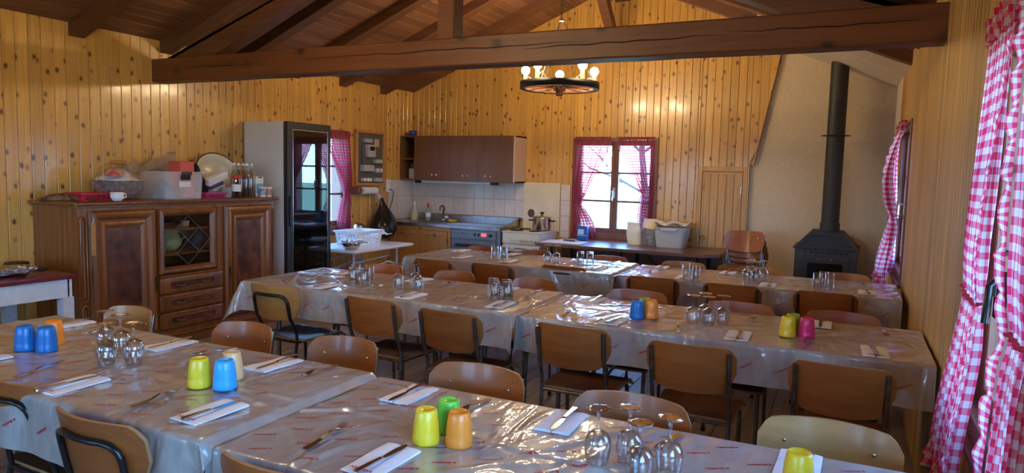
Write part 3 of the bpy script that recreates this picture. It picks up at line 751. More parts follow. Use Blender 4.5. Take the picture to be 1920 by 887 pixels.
CH = {  # x, y of the backrest top, kind, turn
 ('front', 0): [(-.015, 2.27, 'w', 0), (-.61, 2.215, 'n', 0), (-1.215, 2.27, 'n', .02), (-1.90, 2.36, 's', .10), (-2.48, 2.345, 's', .08), (-3.25, 2.31, 'p', .03)],
 ('front', 1): [(-1.25, 1.25, 'b', 0), (-1.95, 1.25, 'b', -.02), (-2.52, 1.33, 'b', -.03)],
 ('middle', 0): [(0, 4.27, 'n', 0), (-.55, 4.26, 'n', 0), (-1.19, 4.34, 'n', 0), (-1.95, 4.42, 's', 0), (-2.58, 4.40, 's', 0), (-3.20, 4.40, 's', 0)],
 ('middle', 1): [(.01, 3.06, 'n', 0), (-.60, 3.08, 'n', 0), (-1.195, 3.155, 'n', 0), (-1.87, 3.13, 'n', -.05), (-2.43, 3.20, 'n', -.05), (-3.22, 3.23, 'y', -.03)],
 ('rear', 0): [(-.01, 6.13, 'w', 0), (-.65, 6.11, 'w', 0), (-1.27, 6.08, 'w', 0), (-1.96, 6.08, 'n', 0), (-2.67, 6.06, 's', 0), (-3.27, 6.09, 's', 0)],  # pale kind here: window light painted into the plywood colour
 ('rear', 1): [(-.11, 5.03, 'n', 0), (-.71, 5.01, 'n', 0), (-1.28, 5.03, 'n', 0), (-2.05, 5.20, 'b', 0), (-2.57, 4.96, 'n', -.04), (-3.10, 4.92, 'n', -.04)]}
PRO = {}
for (row, sd), lst in CH.items():
    for i, (x, y, k, a) in enumerate(lst):
        col = {'n': 'brown plywood chair', 's': 'small brown plywood chair', 'p': 'small pale plywood chair', 'b': 'bent-tube brown chair', 'y': 'bent-tube yellowish chair', 'w': 'pale window-lit plywood chair'}[k]
        lab = '%s on %s side of the %s table row, %s from window wall' % (col, 'kitchen' if sd == 0 else 'camera', row, ORD[i])
        rz = (PI if sd == 0 else 0) + a; cy = y - .267 if sd == 0 else y + .267
        grp = 'plywood chairs around the tables'
        if k not in PRO:
            nm, w, be, pa = KIND[k]; PRO[k] = chair_proto(nm, lab, w, be, pa); PRO[k].location = (x, cy, 0); PRO[k].rotation_euler = (0, 0, rz); PRO[k]['group'] = grp
        else: dup(PRO[k], (x, cy, 0), rz, lab, grp)
for i in range(4):
    dup(PRO['n'], (-.975 + .014 * i, 7.42 + .034 * i, .062 * (3 - i)), PI + .012 * i, 'brown plywood chair in the stack beside the small door, %s from the top' % ORD[i], 'stacked chairs')

# ================================================================ place settings
def fork_proto(label):
    mb = MB(); zc = lambda y: .004 + .010 * math.exp(-((y - .018) / .03) ** 2) + (.008 * ((y - .06) / .035) ** 2 if y > .06 else 0)
    st = [(-.098, .0085), (-.094, .0105), (-.06, .0095), (-.02, .0060), (.01, .0035), (.025, .0045), (.036, .0105), (.050, .0125), (.058, .0125)]
    vs = []
    for y, w in st: vs += [(-w, y, zc(y)), (w, y, zc(y)), (w, y, zc(y) + .0025), (-w, y, zc(y) + .0025)]
    n = len(st); mb.add(vs, [(0, 1, 2, 3)] + [(i * 4 + k, (i + 1) * 4 + k, (i + 1) * 4 + (k + 1) % 4, i * 4 + (k + 1) % 4) for i in range(n - 1) for k in range(4)] + [tuple((n - 1) * 4 + k for k in (3, 2, 1, 0))], False)
    for k in range(4):
        x = -.0102 + k * .0068
        mb.tube([(x, .056, zc(.056) + .0013), (x, .075, zc(.075) + .0013), (x, .092, zc(.092) + .0013), (x, .100, zc(.098) + .002)], [.0021, .0019, .0016, .0008], 5, flat=.7)
    o = mb.build('fork', CUTLERY, None, True); return tag(o, label, 'fork', 'forks at the places')
def knife_proto(label):
    mb = MB()
    st = [(-.105, .0075, .006), (-.10, .009, .0065), (-.05, .0075, .006), (-.005, .0055, .005), (.005, .006, .0016), (.03, .0095, .0014), (.07, .0105, .0012), (.095, .0085, .001), (.107, .003, .0008)]
    vs = []
    for y, w, h in st: vs += [(-w, y, 0), (w * .9, y, 0), (w * .9, y, h), (-w, y, h)]
    n = len(st); mb.add(vs, [(0, 1, 2, 3)] + [(i * 4 + k, (i + 1) * 4 + k, (i + 1) * 4 + (k + 1) % 4, i * 4 + (k + 1) % 4) for i in range(n - 1) for k in range(4)] + [tuple((n - 1) * 4 + k for k in (3, 2, 1, 0))])
    o = mb.build('table_knife', CUTLERY, None, True); return tag(o, label, 'knife', 'knives at the places')
NAPTXT = text_mesh('RAIFFEISEN', .0145, 0, 1)
def napkin_proto(label):
    t = thing('napkin', label, 'napkin', (0, 0, 0), 0, 'folded paper napkins')
    mb = MB()
    for x0, x1, h in ((-.056, -.003, .0045), (.003, .056, .0060)):
        g = lambda u, v, dz: (x0 + (x1 - x0) * u, -.10 + .20 * v, max(.0004, dz * (h + .0022 * math.sin(5 * v + x0 * 90) + .0025 * u * (1 - u) * 4)))
        n = 7; top = [g(i / n, j / 14, 1) for j in range(15) for i in range(n + 1)]; bot = [g(i / n, j / 14, .02) for j in range(15) for i in range(n + 1)]; k = len(top); w = n + 1
        q = [(j * w + i, j * w + i + 1, (j + 1) * w + i + 1, (j + 1) * w + i) for j in range(14) for i in range(n)]
        mb.add(top + bot, q + [tuple(k + a for a in f[::-1]) for f in q], True)
        rim = list(range(w)) + [(j + 1) * w - 1 for j in range(1, 15)] + [14 * w + i for i in range(n - 1, -1, -1)] + [j * w for j in range(13, 0, -1)]
        mb.add([top[r] for r in rim] + [bot[r] for r in rim], [(i, i + len(rim), (i + 1) % len(rim) + len(rim), (i + 1) % len(rim)) for i in range(len(rim))])
    mb.add([(-.004, -.10, .002), (.004, -.10, .002), (.004, .10, .002), (-.004, .10, .002)], [(0, 1, 2, 3)])
    mb.build('folded_sheet', PAPER, t)
    tx = MB(); tx.add([(v[0] * .95, .083 + v[1], .0112 if v[0] > 0 else .0096) for v in NAPTXT[0]], NAPTXT[1]); tx.build('red_lettering', REDINK, t)
    return t
# napkin centres (outer end of the print faces the diner) and forks (handle end, tine end); side 0 = kitchen side, 1 = camera side
NAP = {('front', 1): [(-2.93, 1.44), (-2.345, 1.437), (-1.735, 1.482), (-1.085, 1.478)],
       ('front', 0): [(-.083, 2.0), (-.775, 1.998), (-1.335, 1.978), (-1.96, 1.972), (-2.54, 1.965), (-3.256, 1.985)],
       ('middle', 1): [(-3.02, 3.50), (-2.355, 3.49), (-1.775, 3.545), (-1.10, 3.555), (-.46, 3.56), (.145, 3.56)],
       ('middle', 0): [(-.105, 4.09), (-1.40, 4.11), (-1.985, 4.04), (-2.66, 4.04), (-3.28, 4.04)],
       ('rear', 1): [(-3.09, 5.385), (-2.62, 5.36), (-1.815, 5.40), (-1.13, 5.43), (-.51, 5.42), (.145, 5.47)],
       ('rear', 0): [(-3.36, 5.83), (-2.81, 5.83), (-1.43, 5.94), (-.875, 5.94)]}
FRK = {('front', 1): [((-2.596, 1.40), (-2.635, 1.576)), ((-1.969, 1.383), (-1.999, 1.589)), ((-1.303, 1.404), (-1.329, 1.644))],
       ('front', 0): [((-.423, 2.05), (-.454, 1.90)), ((-1.076, 2.056), (-1.092, 1.90)), ((-1.74, 2.06), (-1.753, 1.90)), ((-2.272, 2.061), (-2.324, 1.90)), ((-2.90, 2.03), (-3.02, 1.90))],
       ('middle', 1): [((-3.275, 3.60), (-3.316, 3.80)), ((-2.667, 3.473), (-2.691, 3.64)), ((-2.035, 3.42), (-2.087, 3.683)), ((-1.389, 3.49), (-1.426, 3.77)), ((-.741, 3.49), (-.781, 3.675)), ((-.158, 3.50), (-.150, 3.65))],
       ('middle', 0): [((.20, 4.10), (.209, 3.95)), ((-.448, 4.17), (-.455, 3.95)), ((-1.777, 4.14), (-1.792, 3.98)), ((-2.395, 4.14), (-2.414, 3.98))],
       ('rear', 1): [((-1.417, 5.50), (-1.46, 5.70))],
       ('rear', 0): [((.097, 5.99), (.133, 5.86)), ((-1.80, 5.90), (-1.82, 5.75)), ((-2.52, 5.90), (-2.567, 5.75)), ((-3.02, 5.88), (-3.10, 5.75))]}
pn = pk = pf = None
for (row, sd), lst in NAP.items():
    for i, (x, y) in enumerate(sorted(lst, key=lambda p: -p[0])):
        r = rngc.uniform(-.05, .05) + (0 if sd == 0 else PI); z = tz(x, y)
        la = '%s at %s-side place of the %s table row, %s napkin from window wall'
        l1 = 'folded white paper napkin on %s side of the %s table row, %s from window wall' % ('kitchen' if sd == 0 else 'camera', row, ORD[i])
        l2 = 'table knife on %s-side napkin of the %s table row, %s from window wall' % ('kitchen' if sd == 0 else 'camera', row, ORD[i])
        if pn is None: pn = napkin_proto(l1); pn.location = (x, y, z); pn.rotation_euler = (0, 0, r)
        else: dup(pn, (x, y, z), r, l1)
        if pk is None: pk = knife_proto(l2); k = pk
        else: k = pk.copy(); COL.objects.link(k); k['label'] = l2
        k.location = (x + rngc.uniform(-.012, .012), y + rngc.uniform(-.012, .004) * (1 if sd else -1), z + .0105); k.rotation_euler = (0, 0, r + PI + rngc.uniform(-.06, .06))
for (row, sd), lst in FRK.items():
    for i, (a, b) in enumerate(sorted(lst, key=lambda p: -p[0][0])):
        x, y = (a[0] + b[0]) / 2, (a[1] + b[1]) / 2; r = math.atan2(b[1] - a[1], b[0] - a[0]) - PI / 2
        l = 'steel fork lying on %s side of the %s table row, %s from window wall' % ('kitchen' if sd == 0 else 'camera', row, ORD[i])
        if pf is None: pf = fork_proto(l); k = pf
        else: k = pf.copy(); COL.objects.link(k); k['label'] = l
        k.location = (x, y, max(tz(x, y), tz(*a) - .002, tz(*b) - .002)); k.rotation_euler = (0, 0, r)

# ---- upturned plastic cups
def cupm(name, c): return pm(name, c, .35, 0, Subsurface_Weight=.0, Transmission_Weight=.0, Coat_Weight=.15)
CUPC = {'deep blue': cupm('blue_cup_plastic', (.005, .14, .42)), 'sky blue': cupm('sky_cup_plastic', (.03, .38, .78)), 'orange': cupm('orange_cup_plastic', (.90, .25, .02)), 'pale orange': cupm('pale_orange_cup_plastic', (.86, .50, .22)),
        'yellow': cupm('yellow_cup_plastic', (.84, .57, .02)), 'lime green': cupm('lime_cup_plastic', (.16, .66, .05)), 'moss green': cupm('moss_cup_plastic', (.26, .48, .04)), 'pink': cupm('pink_cup_plastic', (.72, .02, .14))}
cupmesh = None
def cup(x, y, colr, where):
    global cupmesh
    prof = [(.0345, .003), (.0345, .0), (.0385, .0), (.0395, .006), (.0392, .02), (.038, .026), (.0372, .040), (.0376, .043), (.0356, .057), (.0360, .060), (.0335, .076), (.0310, .092), (.0285, .0985), (.0255, .100), (.0235, .0965), (0, .096)]
    mb = MB().lathe(prof, 28)
    o = mb.build('plastic_cup', CUPC[colr]); o.location = (x, y, tz(x, y)); return tag(o, 'upturned %s plastic cup %s' % (colr, where), 'cup', 'coloured plastic cups')
F1 = 'on the front table row beside the upturned wine glasses'
cup(-2.957, 1.63, 'deep blue', 'on front table row, on camera side of its blue twin'); cup(-2.871, 1.663, 'deep blue', 'on front table row, on window side of its blue twin'); cup(-2.945, 1.735, 'orange', 'behind the two deep blue cups on front table row')
cup(-1.981, 1.648, 'yellow', 'beside a sky blue cup on front table row'); cup(-1.955, 1.765, 'pale orange', 'behind the sky blue cup on front table row'); cup(-1.889, 1.675, 'sky blue', 'on front table row beside a yellow cup')
cup(-1.058, 1.652, 'yellow', 'with a lime green and an orange cup on front table row'); cup(-1.045, 1.755, 'lime green', 'between a yellow and an orange cup on front table row'); cup(-.966, 1.682, 'orange', 'beside the lime green cup on front table row')
cup(-.075, 1.84, 'yellow', 'at the window end of the front table row')
cup(-1.012, 3.688, 'deep blue', 'beside an orange cup on middle table row'); cup(-1.0, 3.80, 'moss green', 'behind blue and orange cups on middle table row'); cup(-.945, 3.735, 'orange', 'beside a deep blue cup on middle table row')
cup(-.241, 3.685, 'yellow', 'beside the pink cup on middle table row'); cup(-.225, 3.79, 'moss green', 'behind yellow and pink cups on middle table row'); cup(-.155, 3.715, 'pink', 'beside a yellow cup on middle table row')

# ---- upturned wine glasses and tumblers
wprof = [(.0270, .0), (.0285, .0), (.0325, .018), (.0362, .040), (.0368, .052), (.0345, .070), (.027, .084), (.013, .0925), (.0048, .097), (.0042, .118), (.0050, .142), (.011, .1485), (.030, .1525), (.0335, .1545), (.0335, .156), (.022, .1562), (0, .1552)]
winn = [(0, .091), (.012, .0905), (.0255, .082), (.0328, .069), (.0350, .052), (.0345, .040), (.0308, .018), (.0270, .0)]
wine_me = MB().lathe(winn + wprof[1:], 26).mesh('wine_glass', GLASS)
tprof = [(0, .012), (.027, .012), (.0285, .016), (.0315, .112), (.0335, .112), (.0338, .108), (.0310, .004), (.029, .0), (0, .001)]
tum = MB(); pr = [(r, .112 - z) for r, z in tprof]; tum.lathe(pr, 22); tum_me = tum.mesh('tumbler', GLASS)
def glass(me, name, x, y, label, grp):
    o = bpy.data.objects.new(name, me); COL.objects.link(o); o.location = (x, y, tz(x, y) + .0005); o.rotation_euler = (0, 0, rngc.uniform(0, 6)); return tag(o, label, 'glass', grp)
def rank(pts):
    xs = sorted(pts); lab = {}
    names = {2: ['sideboard', 'window'], 3: ['sideboard', 'middle', 'window'], 4: None}
    for p in pts: lab[p] = None
    order = sorted(pts, key=lambda p: p[0])
    w = {2: ['sideboard side', 'window side'], 3: ['sideboard side', 'middle', 'window side'], 4: ['first from sideboard', 'second from sideboard', 'third from sideboard', 'fourth from sideboard']}[len(pts)]
    for p, k in zip(order, w): lab[p] = k
    return lab
WG = [('blue cups, front table row', [(-2.694, 1.792), (-2.576, 1.775), (-2.502, 1.665), (-2.414, 1.715)]), ('window end, front table row', [(-.575, 1.755), (-.50, 1.80), (-.445, 1.70), (-.385, 1.775)]),
      ('sideboard half, middle table row', [(-2.60, 3.70), (-2.535, 3.80), (-2.455, 3.716)]), ('orange cup, middle table row', [(-.72, 3.735), (-.675, 3.83), (-.638, 3.74), (-.572, 3.785)]),
      ('kitchen end, rear table row', [(-2.303, 5.468), (-2.225, 5.477)]), ('stove end, rear table row', [(-.684, 5.60), (-.658, 5.70), (-.612, 5.57), (-.568, 5.65)])]
for w, pts in WG:
    lab = rank(pts)
    for p in pts: glass(wine_me, 'wine_glass', *p, 'upturned wine glass, %s of its cluster, by %s' % (lab[p], w), 'upturned wine glasses')
TU = [('fridge end, middle table row', [(-2.93, 3.66), (-2.845, 3.675), (-3.0, 3.77), (-2.905, 3.80)]), ('paper seam, middle table row', [(-1.875, 3.665), (-1.80, 3.69), (-1.935, 3.755), (-1.855, 3.78)]),
      ('dishwasher end, rear table row', [(-2.79, 5.43), (-2.70, 5.435), (-2.75, 5.52)]), ('paper seam, rear table row', [(-2.02, 5.515), (-1.945, 5.545)]),
      ('small-door end, rear table row', [(-1.10, 5.36), (-1.025, 5.37), (-1.07, 5.46)]), ('curtain end, rear table row', [(-.18, 5.51), (-.10, 5.525), (-.14, 5.61)])]
DEC = [pm('fruit_decal_orange', (.75, .25, .02), .4), pm('fruit_decal_plum', (.05, .03, .10), .4)]
for ti, (w, pts) in enumerate(TU):
    lab = rank(pts)
    for j, p in enumerate(pts):
        o = glass(tum_me, 'tumbler', *p, 'upturned tumbler, %s of its cluster, by %s' % (lab[p], w), 'upturned tumblers')
        if ti == 1:
            d = MB(); n = 10; cz = .07
            for q in (-.9, .7):
                d.add([(.0322 * math.cos(-1.9 + q + .22 * math.cos(2 * PI * i / n)), .0322 * math.sin(-1.9 + q + .22 * math.cos(2 * PI * i / n)), cz + .012 * math.sin(2 * PI * i / n) + .01 * q) for i in range(n)], [tuple(range(n))])
            d.build('fruit_decal', DEC[j % 2], o).location = (0, 0, 0); o.rotation_euler = (0, 0, 0)

# ================================================================ wheel chandelier
CX, CY, CZ = -2.63, 6.42, 2.392
t = thing('wheel_chandelier', 'cartwheel chandelier with glowing globe bulbs hanging from the ridge', 'chandelier', (CX, CY, CZ))
rim = MB(); n = 48
pr = [(.365, -.030), (.383, -.030), (.383, .030), (.335, .030), (.335, -.030)]
rim.lathe(pr + [pr[0]], n, (CX, CY, CZ), smooth=False); rim.build('rim', DARKTUBE if False else RAFT, t)
ty = MB(); ty.lathe([(.3835, -.033), (.389, -.033), (.389, .033), (.3835, .033), (.3835, -.033)], n, (CX, CY, CZ)); ty.build('iron_tyre', BLACK, t)
MB().lathe([(0, -.095), (.032, -.095), (.036, -.085), (.036, -.055), (.060, -.045), (.068, .0), (.060, .045), (.040, .07), (0, .08)], 18, (CX, CY, CZ)).build('hub', RAFT, t)
for k in range(14):
    a = 2 * PI * k / 14 + .1
    MB().tube([(CX + .055 * math.cos(a), CY + .055 * math.sin(a), CZ), (CX + .2 * math.cos(a), CY + .2 * math.sin(a), CZ), (CX + .339 * math.cos(a), CY + .339 * math.sin(a), CZ)], [.013, .011, .013], 7).build('spoke', RAFT, t)
v0 = math.atan2(CY, CX)                                  # one lamp points away from the tables, two towards them
SLEEVE = pm('lamp_sleeve', (.22, .12, .05), .6)
for k in range(5):
    a = v0 + 2 * PI * k / 5; x, y = CX + .358 * math.cos(a), CY + .358 * math.sin(a)
    so = MB().lathe([(0, .03), (.026, .03), (.026, .036), (.020, .04), (.020, .115), (.016, .12), (0, .12)], 14, (x, y, CZ)).build('socket', SLEEVE, t)
    MB().lathe([(0, .116), (.013, .118)] + [(.042 * math.sin(q), .160 - .042 * math.cos(q)) for q in (.4, .7, 1.05, 1.4, 1.75, 2.1, 2.5, 2.85)] + [(0, .202)], 18, (x, y, CZ)).build('bulb', GLOBE, so)
    MB().tube([(x, y, CZ + .06), (CX + .33 * math.cos(a + .12), CY + .33 * math.sin(a + .12), CZ + .10), (CX + .2 * math.cos(a), CY + .2 * math.sin(a), CZ + .03), (CX + .06 * math.cos(a), CY + .06 * math.sin(a), CZ + .04)], .004, 5).build('cable', pm('lamp_cable', (.5, .42, .3), .6) if k == 0 else bpy.data.materials['lamp_cable'], so)
for k in range(3):
    a = v0 + .5 + 2 * PI * k / 3
    MB().tube([(CX + .335 * math.cos(a), CY + .335 * math.sin(a), CZ + .03), (CX + .02 * math.cos(a), CY + .02 * math.sin(a), CZ + .62)], .004, 5).build('hanging_rod', BLACK, t)
MB().lathe([(0, .0), (.035, .0), (.035, .012), (.01, .03), (0, .03)], 12, (CX, CY, CZ + .615)).build('hanging_plate', CHROME, t)
chn = MB(); z = CZ + .64; i = 0
while z < 3.63:
    an = PI / 2 * (i % 2); P = [(CX + .009 * math.cos(q) * math.cos(an), CY + .009 * math.cos(q) * math.sin(an), z + .019 + .019 * math.sin(q)) for q in [2 * PI * j / 8 for j in range(8)]]
    chn.tube(P, .003, 4, True, False); z += .031; i += 1
chn.build('chain', BLACK, t)['kind'] = 'stuff'
def deep(o, parent=None):
    c = o.copy(); COL.objects.link(c); c.parent = parent
    for k in list(o.children): deep(k, c)
    return c
t2_ = deep(t); t2_.location = (CX, 1.95, CZ); t2_['label'] = 'unseen second cartwheel chandelier added for light, on the ridge above the front table row'  # out of view; inferred from the lit beam and added for its light

# ================================================================ wood stove
t = thing('wood_stove', 'black iron wood stove with sloped hood and tall flue pipe', 'stove', (-.195, 8.05, 0))
sx, sy = -.195, 7.8
b = MB(); b.box(sx - .295, sx + .295, sy, 8.38, .06, .845, .012); b.build('stove_body', IRON, t)
hd = MB(); hp = [(sx - .30, .845), (sx + .30, .845), (sx + .155, 1.005), (sx - .155, 1.005)]
def frame(poly, ins, y0, y1, mb):
    n = len(poly); vs = [(p[0], y0, p[1]) for p in poly] + [(p[0], y0, p[1]) for p in ins] + [(p[0], y1, p[1]) for p in poly] + [(p[0], y0 + .04, p[1]) for p in ins]
    fs = [(i, (i + 1) % n, n + (i + 1) % n, n + i) for i in range(n)] + [(i, 2 * n + i, 2 * n + (i + 1) % n, (i + 1) % n) for i in range(n)] + [(n + i, n + (i + 1) % n, 3 * n + (i + 1) % n, 3 * n + i) for i in range(n)] + [tuple(3 * n + i for i in range(n)), tuple(2 * n + i for i in range(n))[::-1]]
    mb.add(vs, fs)
frame(hp, [(sx - .245, .865), (sx + .245, .865), (sx + .14, .978), (sx - .14, .978)], sy - .004, 8.36, hd); hd.build('hood', IRON, t, True)
MB().box(sx - .315, sx + .315, sy - .015, 8.38, .83, .848, .004).build('hood_ledge', IRON, t)
gr = MB()
for k in range(8): gr.box(sx - .21 + k * .056, sx - .175 + k * .056, sy - .004, sy + .001, .79, .802)
gr.build('air_slots', pm('slot_dark', (.004, .004, .004), .9), t)  # dark of the open slots is painted as black bars
d = MB(); d.box(sx - .22, sx + .22, sy - .022, sy - .001, .30, .765, .005); d = d.build('stove_door', IRON, t)
MB().box(sx - .165, sx + .165, sy - .026, sy - .021, .36, .69, .003).build('door_glass', pm('sooty_glass', (.008, .006, .005), .12), d)
for k in (-.07, .05): MB().lathe([(0, .014), (.008, .012), (.009, 0)], 10, X=Matrix.Translation((sx + k, sy - .022, .728)) @ Matrix.Rotation(PI / 2, 4, 'X')).build('door_bolt', CHROME, d)
for kx in (-.26, .26):
    for ky in (sy + .05, 8.30): MB().box(sx + kx - .025, sx + kx + .025, ky - .025, ky + .025, 0, .061).build('foot', IRON, t)
px, py = -.18, 8.12
MB().tube([(px, py, .99), (px, py, 1.09)], .098, 24).build('flue_collar', IRON, t)
MB().tube([(px, py, 1.0), (px, py, zl(px) + .02)], .088, 28).build('flue_pipe', IRON, t)
MB().lathe([(.089, .004), (.142, .0), (.142, .006), (.089, .012)], 28, (px, py, 2.005)).build('pipe_rosette', IRON, t)

# ================================================================ kitchen corner
# tiles
def tile(side, a0, a1, z0, z1, par):
    mb = MB(); wbox(mb, side, a0 + .0015, a1 - .0015, .0095, .0125, z0 + .0015, z1 - .0015, .0012); o = mb.build('tile', TILE); r = rootloc(par); o.parent = par; o.location = (0, 0, 0)
    return o
bk = struct(MB().box(XL + .006, -3.888, YB - .009, YB - .001, .94, 1.404).build('wall_back_tiling', GROUT))
xs = [XL + .012, -5.578] + [-5.578 + .1568 * k for k in range(1, 11)] + [-3.89]
for a, b_ in zip(xs, xs[1:]):
    for z0, z1 in ((.945, 1.177), (1.18, 1.403)): tile('back', a, b_, z0, z1, bk)
bk2 = struct(MB().box(-3.362, -3.232, YB - .009, YB - .001, .70, 1.404).build('wall_back_tile_column', GROUT))
for z0, z1 in ((.70, .80), (.803, 1.0), (1.003, 1.20), (1.203, 1.403)): tile('back', -3.36, -3.234, z0, z1, bk2)
bl = struct(MB().box(XL + .001, XL + .009, 7.765, YB - .002, .86, 1.404).build('wall_left_tiling', GROUT))
for a, b_ in ((7.767, 7.98), (7.983, 8.19), (8.193, YB - .013)):
    for z0, z1 in ((.865, 1.177), (1.18, 1.403)): tile('left', a, b_, z0, z1, bl)

# wall cupboard
t = thing('wall_cupboard', 'brown three-door wall cupboard with an open corner shelf above the sink', 'cupboard', (-4.75, 8.2, 1.405))
u0, u1, ud = -5.625, -3.868, 8.02
c = MB(); c.box(u0, u1, ud + .02, YB - .004, 1.405, 1.423); c.box(u0, u1, ud + .02, YB - .004, 1.99, 2.008); c.box(u0, u0 + .018, ud + .02, YB - .004, 1.423, 1.99); c.box(-5.395, -5.377, ud + .02, YB - .004, 1.423, 1.99)
c.box(-5.377, u1 - .018, ud + .03, YB - .004, 1.423, 1.99); c.box(u0 + .018, -5.395, YB - .02, YB - .004, 1.423, 1.99); c.build('carcass', CABD, t)
MB().box(u1 - .018, u1, ud, YB - .004, 1.405, 2.008).build('side_panel', pm('pink_beige_laminate', (.60, .42, .33), .5), t)
MB().box(u0 + .018, -5.395, ud + .025, YB - .02, 1.685, 1.70).build('shelf', CABD, t)
kn = [(-5.10, -5.03), (-4.62, -4.545), (-4.285, -4.205)]
for (a, b_), ks in zip(((-5.393, -4.925), (-4.922, -4.406), (-4.403, u1 - .02)), kn):
    d = MB().box(a, b_, ud, ud + .019, 1.407, 2.006, .0015).build('door', CABD, t)
    for k in ks: MB().lathe([(0, .020), (.010, .019), (.014, .013), (.012, .006), (.007, 0)], 12, X=Matrix.Translation((k, ud, 1.483)) @ Matrix.Rotation(PI / 2, 4, 'X')).build('knob', CREAM, d)
b = MB(); b.tube([(-5.36, 8.15, 1.385), (-4.26, 8.15, 1.385)], .013, 10)
t = thing('strip_light', 'unlit white strip light under the brown wall cupboard', 'lamp', (-4.8, 8.15, 1.37)); b.build('tube', WHITE, t)
for k in (-5.40, -4.22): MB().box(k - .05, k + .05, 8.125, 8.175, 1.368, 1.404, .004).build('end_cap', BLACK, t)
MB().box(-5.35, -4.27, 8.13, 8.17, 1.396, 1.404).build('backing', WHITE, t)
single(MB().lathe([(0, 0), (.055, 0), (.055, .052), (.053, .055), (.053, .073), (0, .073)], 20, (-5.50, 8.14, 2.009)), 'tin', pm('blue_tin', (.02, .07, .30), .3, .3), 'small blue tin on top of the wall cupboard corner', 'tin')
t = thing('canister', 'pale utensil canister on the open corner shelf of wall cupboard', 'canister', (-5.51, 8.17, 1.424))
MB().lathe([(0, 0), (.055, 0), (.057, .01), (.057, .135), (.053, .137), (.051, .02), (0, .02)], 20, (-5.51, 8.17, 1.424)).build('pot', CREAM, t)
for dx, dy, h in ((-.02, .01, .20), (.02, -.01, .24), (.0, .02, .19)): MB().tube([(-5.51 + dx, 8.17 + dy, 1.45), (-5.51 + dx * 1.3, 8.17 + dy, 1.424 + h)], [.006, .012], 7).build('utensil', TUBE, t)

# steel sink counter, cupboard, dishwasher
fy = 7.775
t = thing('sink_counter', 'stainless steel sink counter with raised rear edge', 'counter', (-4.78, 8.07, .80))
c = MB(); c.box(-5.63, -3.925, fy, YB - .015, .832, .842); c.box(-5.63, -3.925, fy - .012, fy + .004, .80, .843, .003); c.build('worktop', STEEL, t)
MB().box(-5.63, -3.925, YB - .05, YB - .014, .842, .944, .004).build('upstand', STEEL, t)
MB().prism([(fy + .0, .843), (YB - .014, .944), (YB - .014, .843)][::-1], -3.935, -3.925, 'x').build('end_plate', STEEL, t)
c = MB(); c.box(-5.36, -4.86, 7.86, 8.22, .8425, .8445, .0); bs = c.build('basin_rim', STEEL, t)
MB().box(-5.33, -4.89, 7.89, 8.19, .8446, .845).build('basin', pm('basin_dark_steel', (.16, .15, .15), .35, 1.0), t)
rb = MB()
for k in range(9): rb.box(-4.78, -4.0, 7.86 + k * .045, 7.872 + k * .045, .842, .845)
rb.build('drainer_ribs', STEEL, t)
t = thing('tap', 'bronze-coloured swan-neck mixer tap behind the sink', 'tap', (-5.06, 8.26, .843))
MB().tube([(-5.06, 8.26, .843), (-5.06, 8.26, .90), (-5.06, 8.26, .98)] + [(-5.06 + .02, 8.26 - .07 + .07 * math.cos(a), .98 + .085 * math.sin(a)) for a in (.5, 1, 1.5, 2.0, 2.4)] + [(-5.04, 8.14, 1.0)], .013, 10).build('spout', pm('dull_bronze', (.20, .15, .11), .3, .9), t)
MB().lathe([(0, 0), (.03, 0), (.03, .03), (.018, .05), (0, .05)], 14, (-5.06, 8.26, .843)).build('base', CHROME, t)
MB().lathe([(0, .0), (.022, .005), (.03, .02), (.022, .04), (0, .045)], 14, (-4.99, 8.22, .885)).build('lever_knob', CREAM, t)
# bottles at the sink
def bottle(name, x, y, z, prof, m, label, cap=None, capm=None, band=None, bandm=None, n=18):
    t = thing(name, label, 'bottle', (x, y, z)); MB().lathe(prof, n, (x, y, z)).build('body', m, t)
    if cap: MB().lathe(cap, 12, (x, y, z)).build('cap', capm, t)
    if band: MB().lathe(band, n, (x, y, z)).build('label_band', bandm, t)
    return t
bottle('dish_soap_bottle', -5.315, 8.27, .843, [(0, 0), (.036, 0), (.038, .01), (.036, .10), (.030, .15), (.014, .185), (0, .185)], pm('soap_plastic', (.55, .62, .50), .25, 0, Transmission_Weight=.4), 'clear dish soap bottle with red cap at the back of the sink', [(.014, .183), (.017, .185), (.017, .21), (.012, .235), (.010, .25), (0, .25)], pm('red_cap', (.65, .03, .02), .4), [(.0385, .05), (.0385, .11)], WHITE)
bottle('spray_bottle', -5.50, 8.20, .843, [(0, 0), (.045, 0), (.047, .01), (.044, .11), (.028, .16), (.016, .19), (0, .19)], pm('milky_plastic', (.66, .66, .58), .3, 0, Transmission_Weight=.3), 'milky spray bottle in the tiled sink corner', [(.016, .19), (.018, .20), (.018, .225), (.02, .24), (.012, .26), (0, .262)], WHITE, [(.0475, .03), (.0475, .085)], pm('lemon_label', (.70, .62, .25), .5))
single(MB().box(-4.97, -4.86, 8.23, 8.30, .845, .875, .006), 'sponge', pm('yellow_sponge', (.72, .45, .03), .9), 'yellow sponge behind the tap on the steel counter', 'sponge')
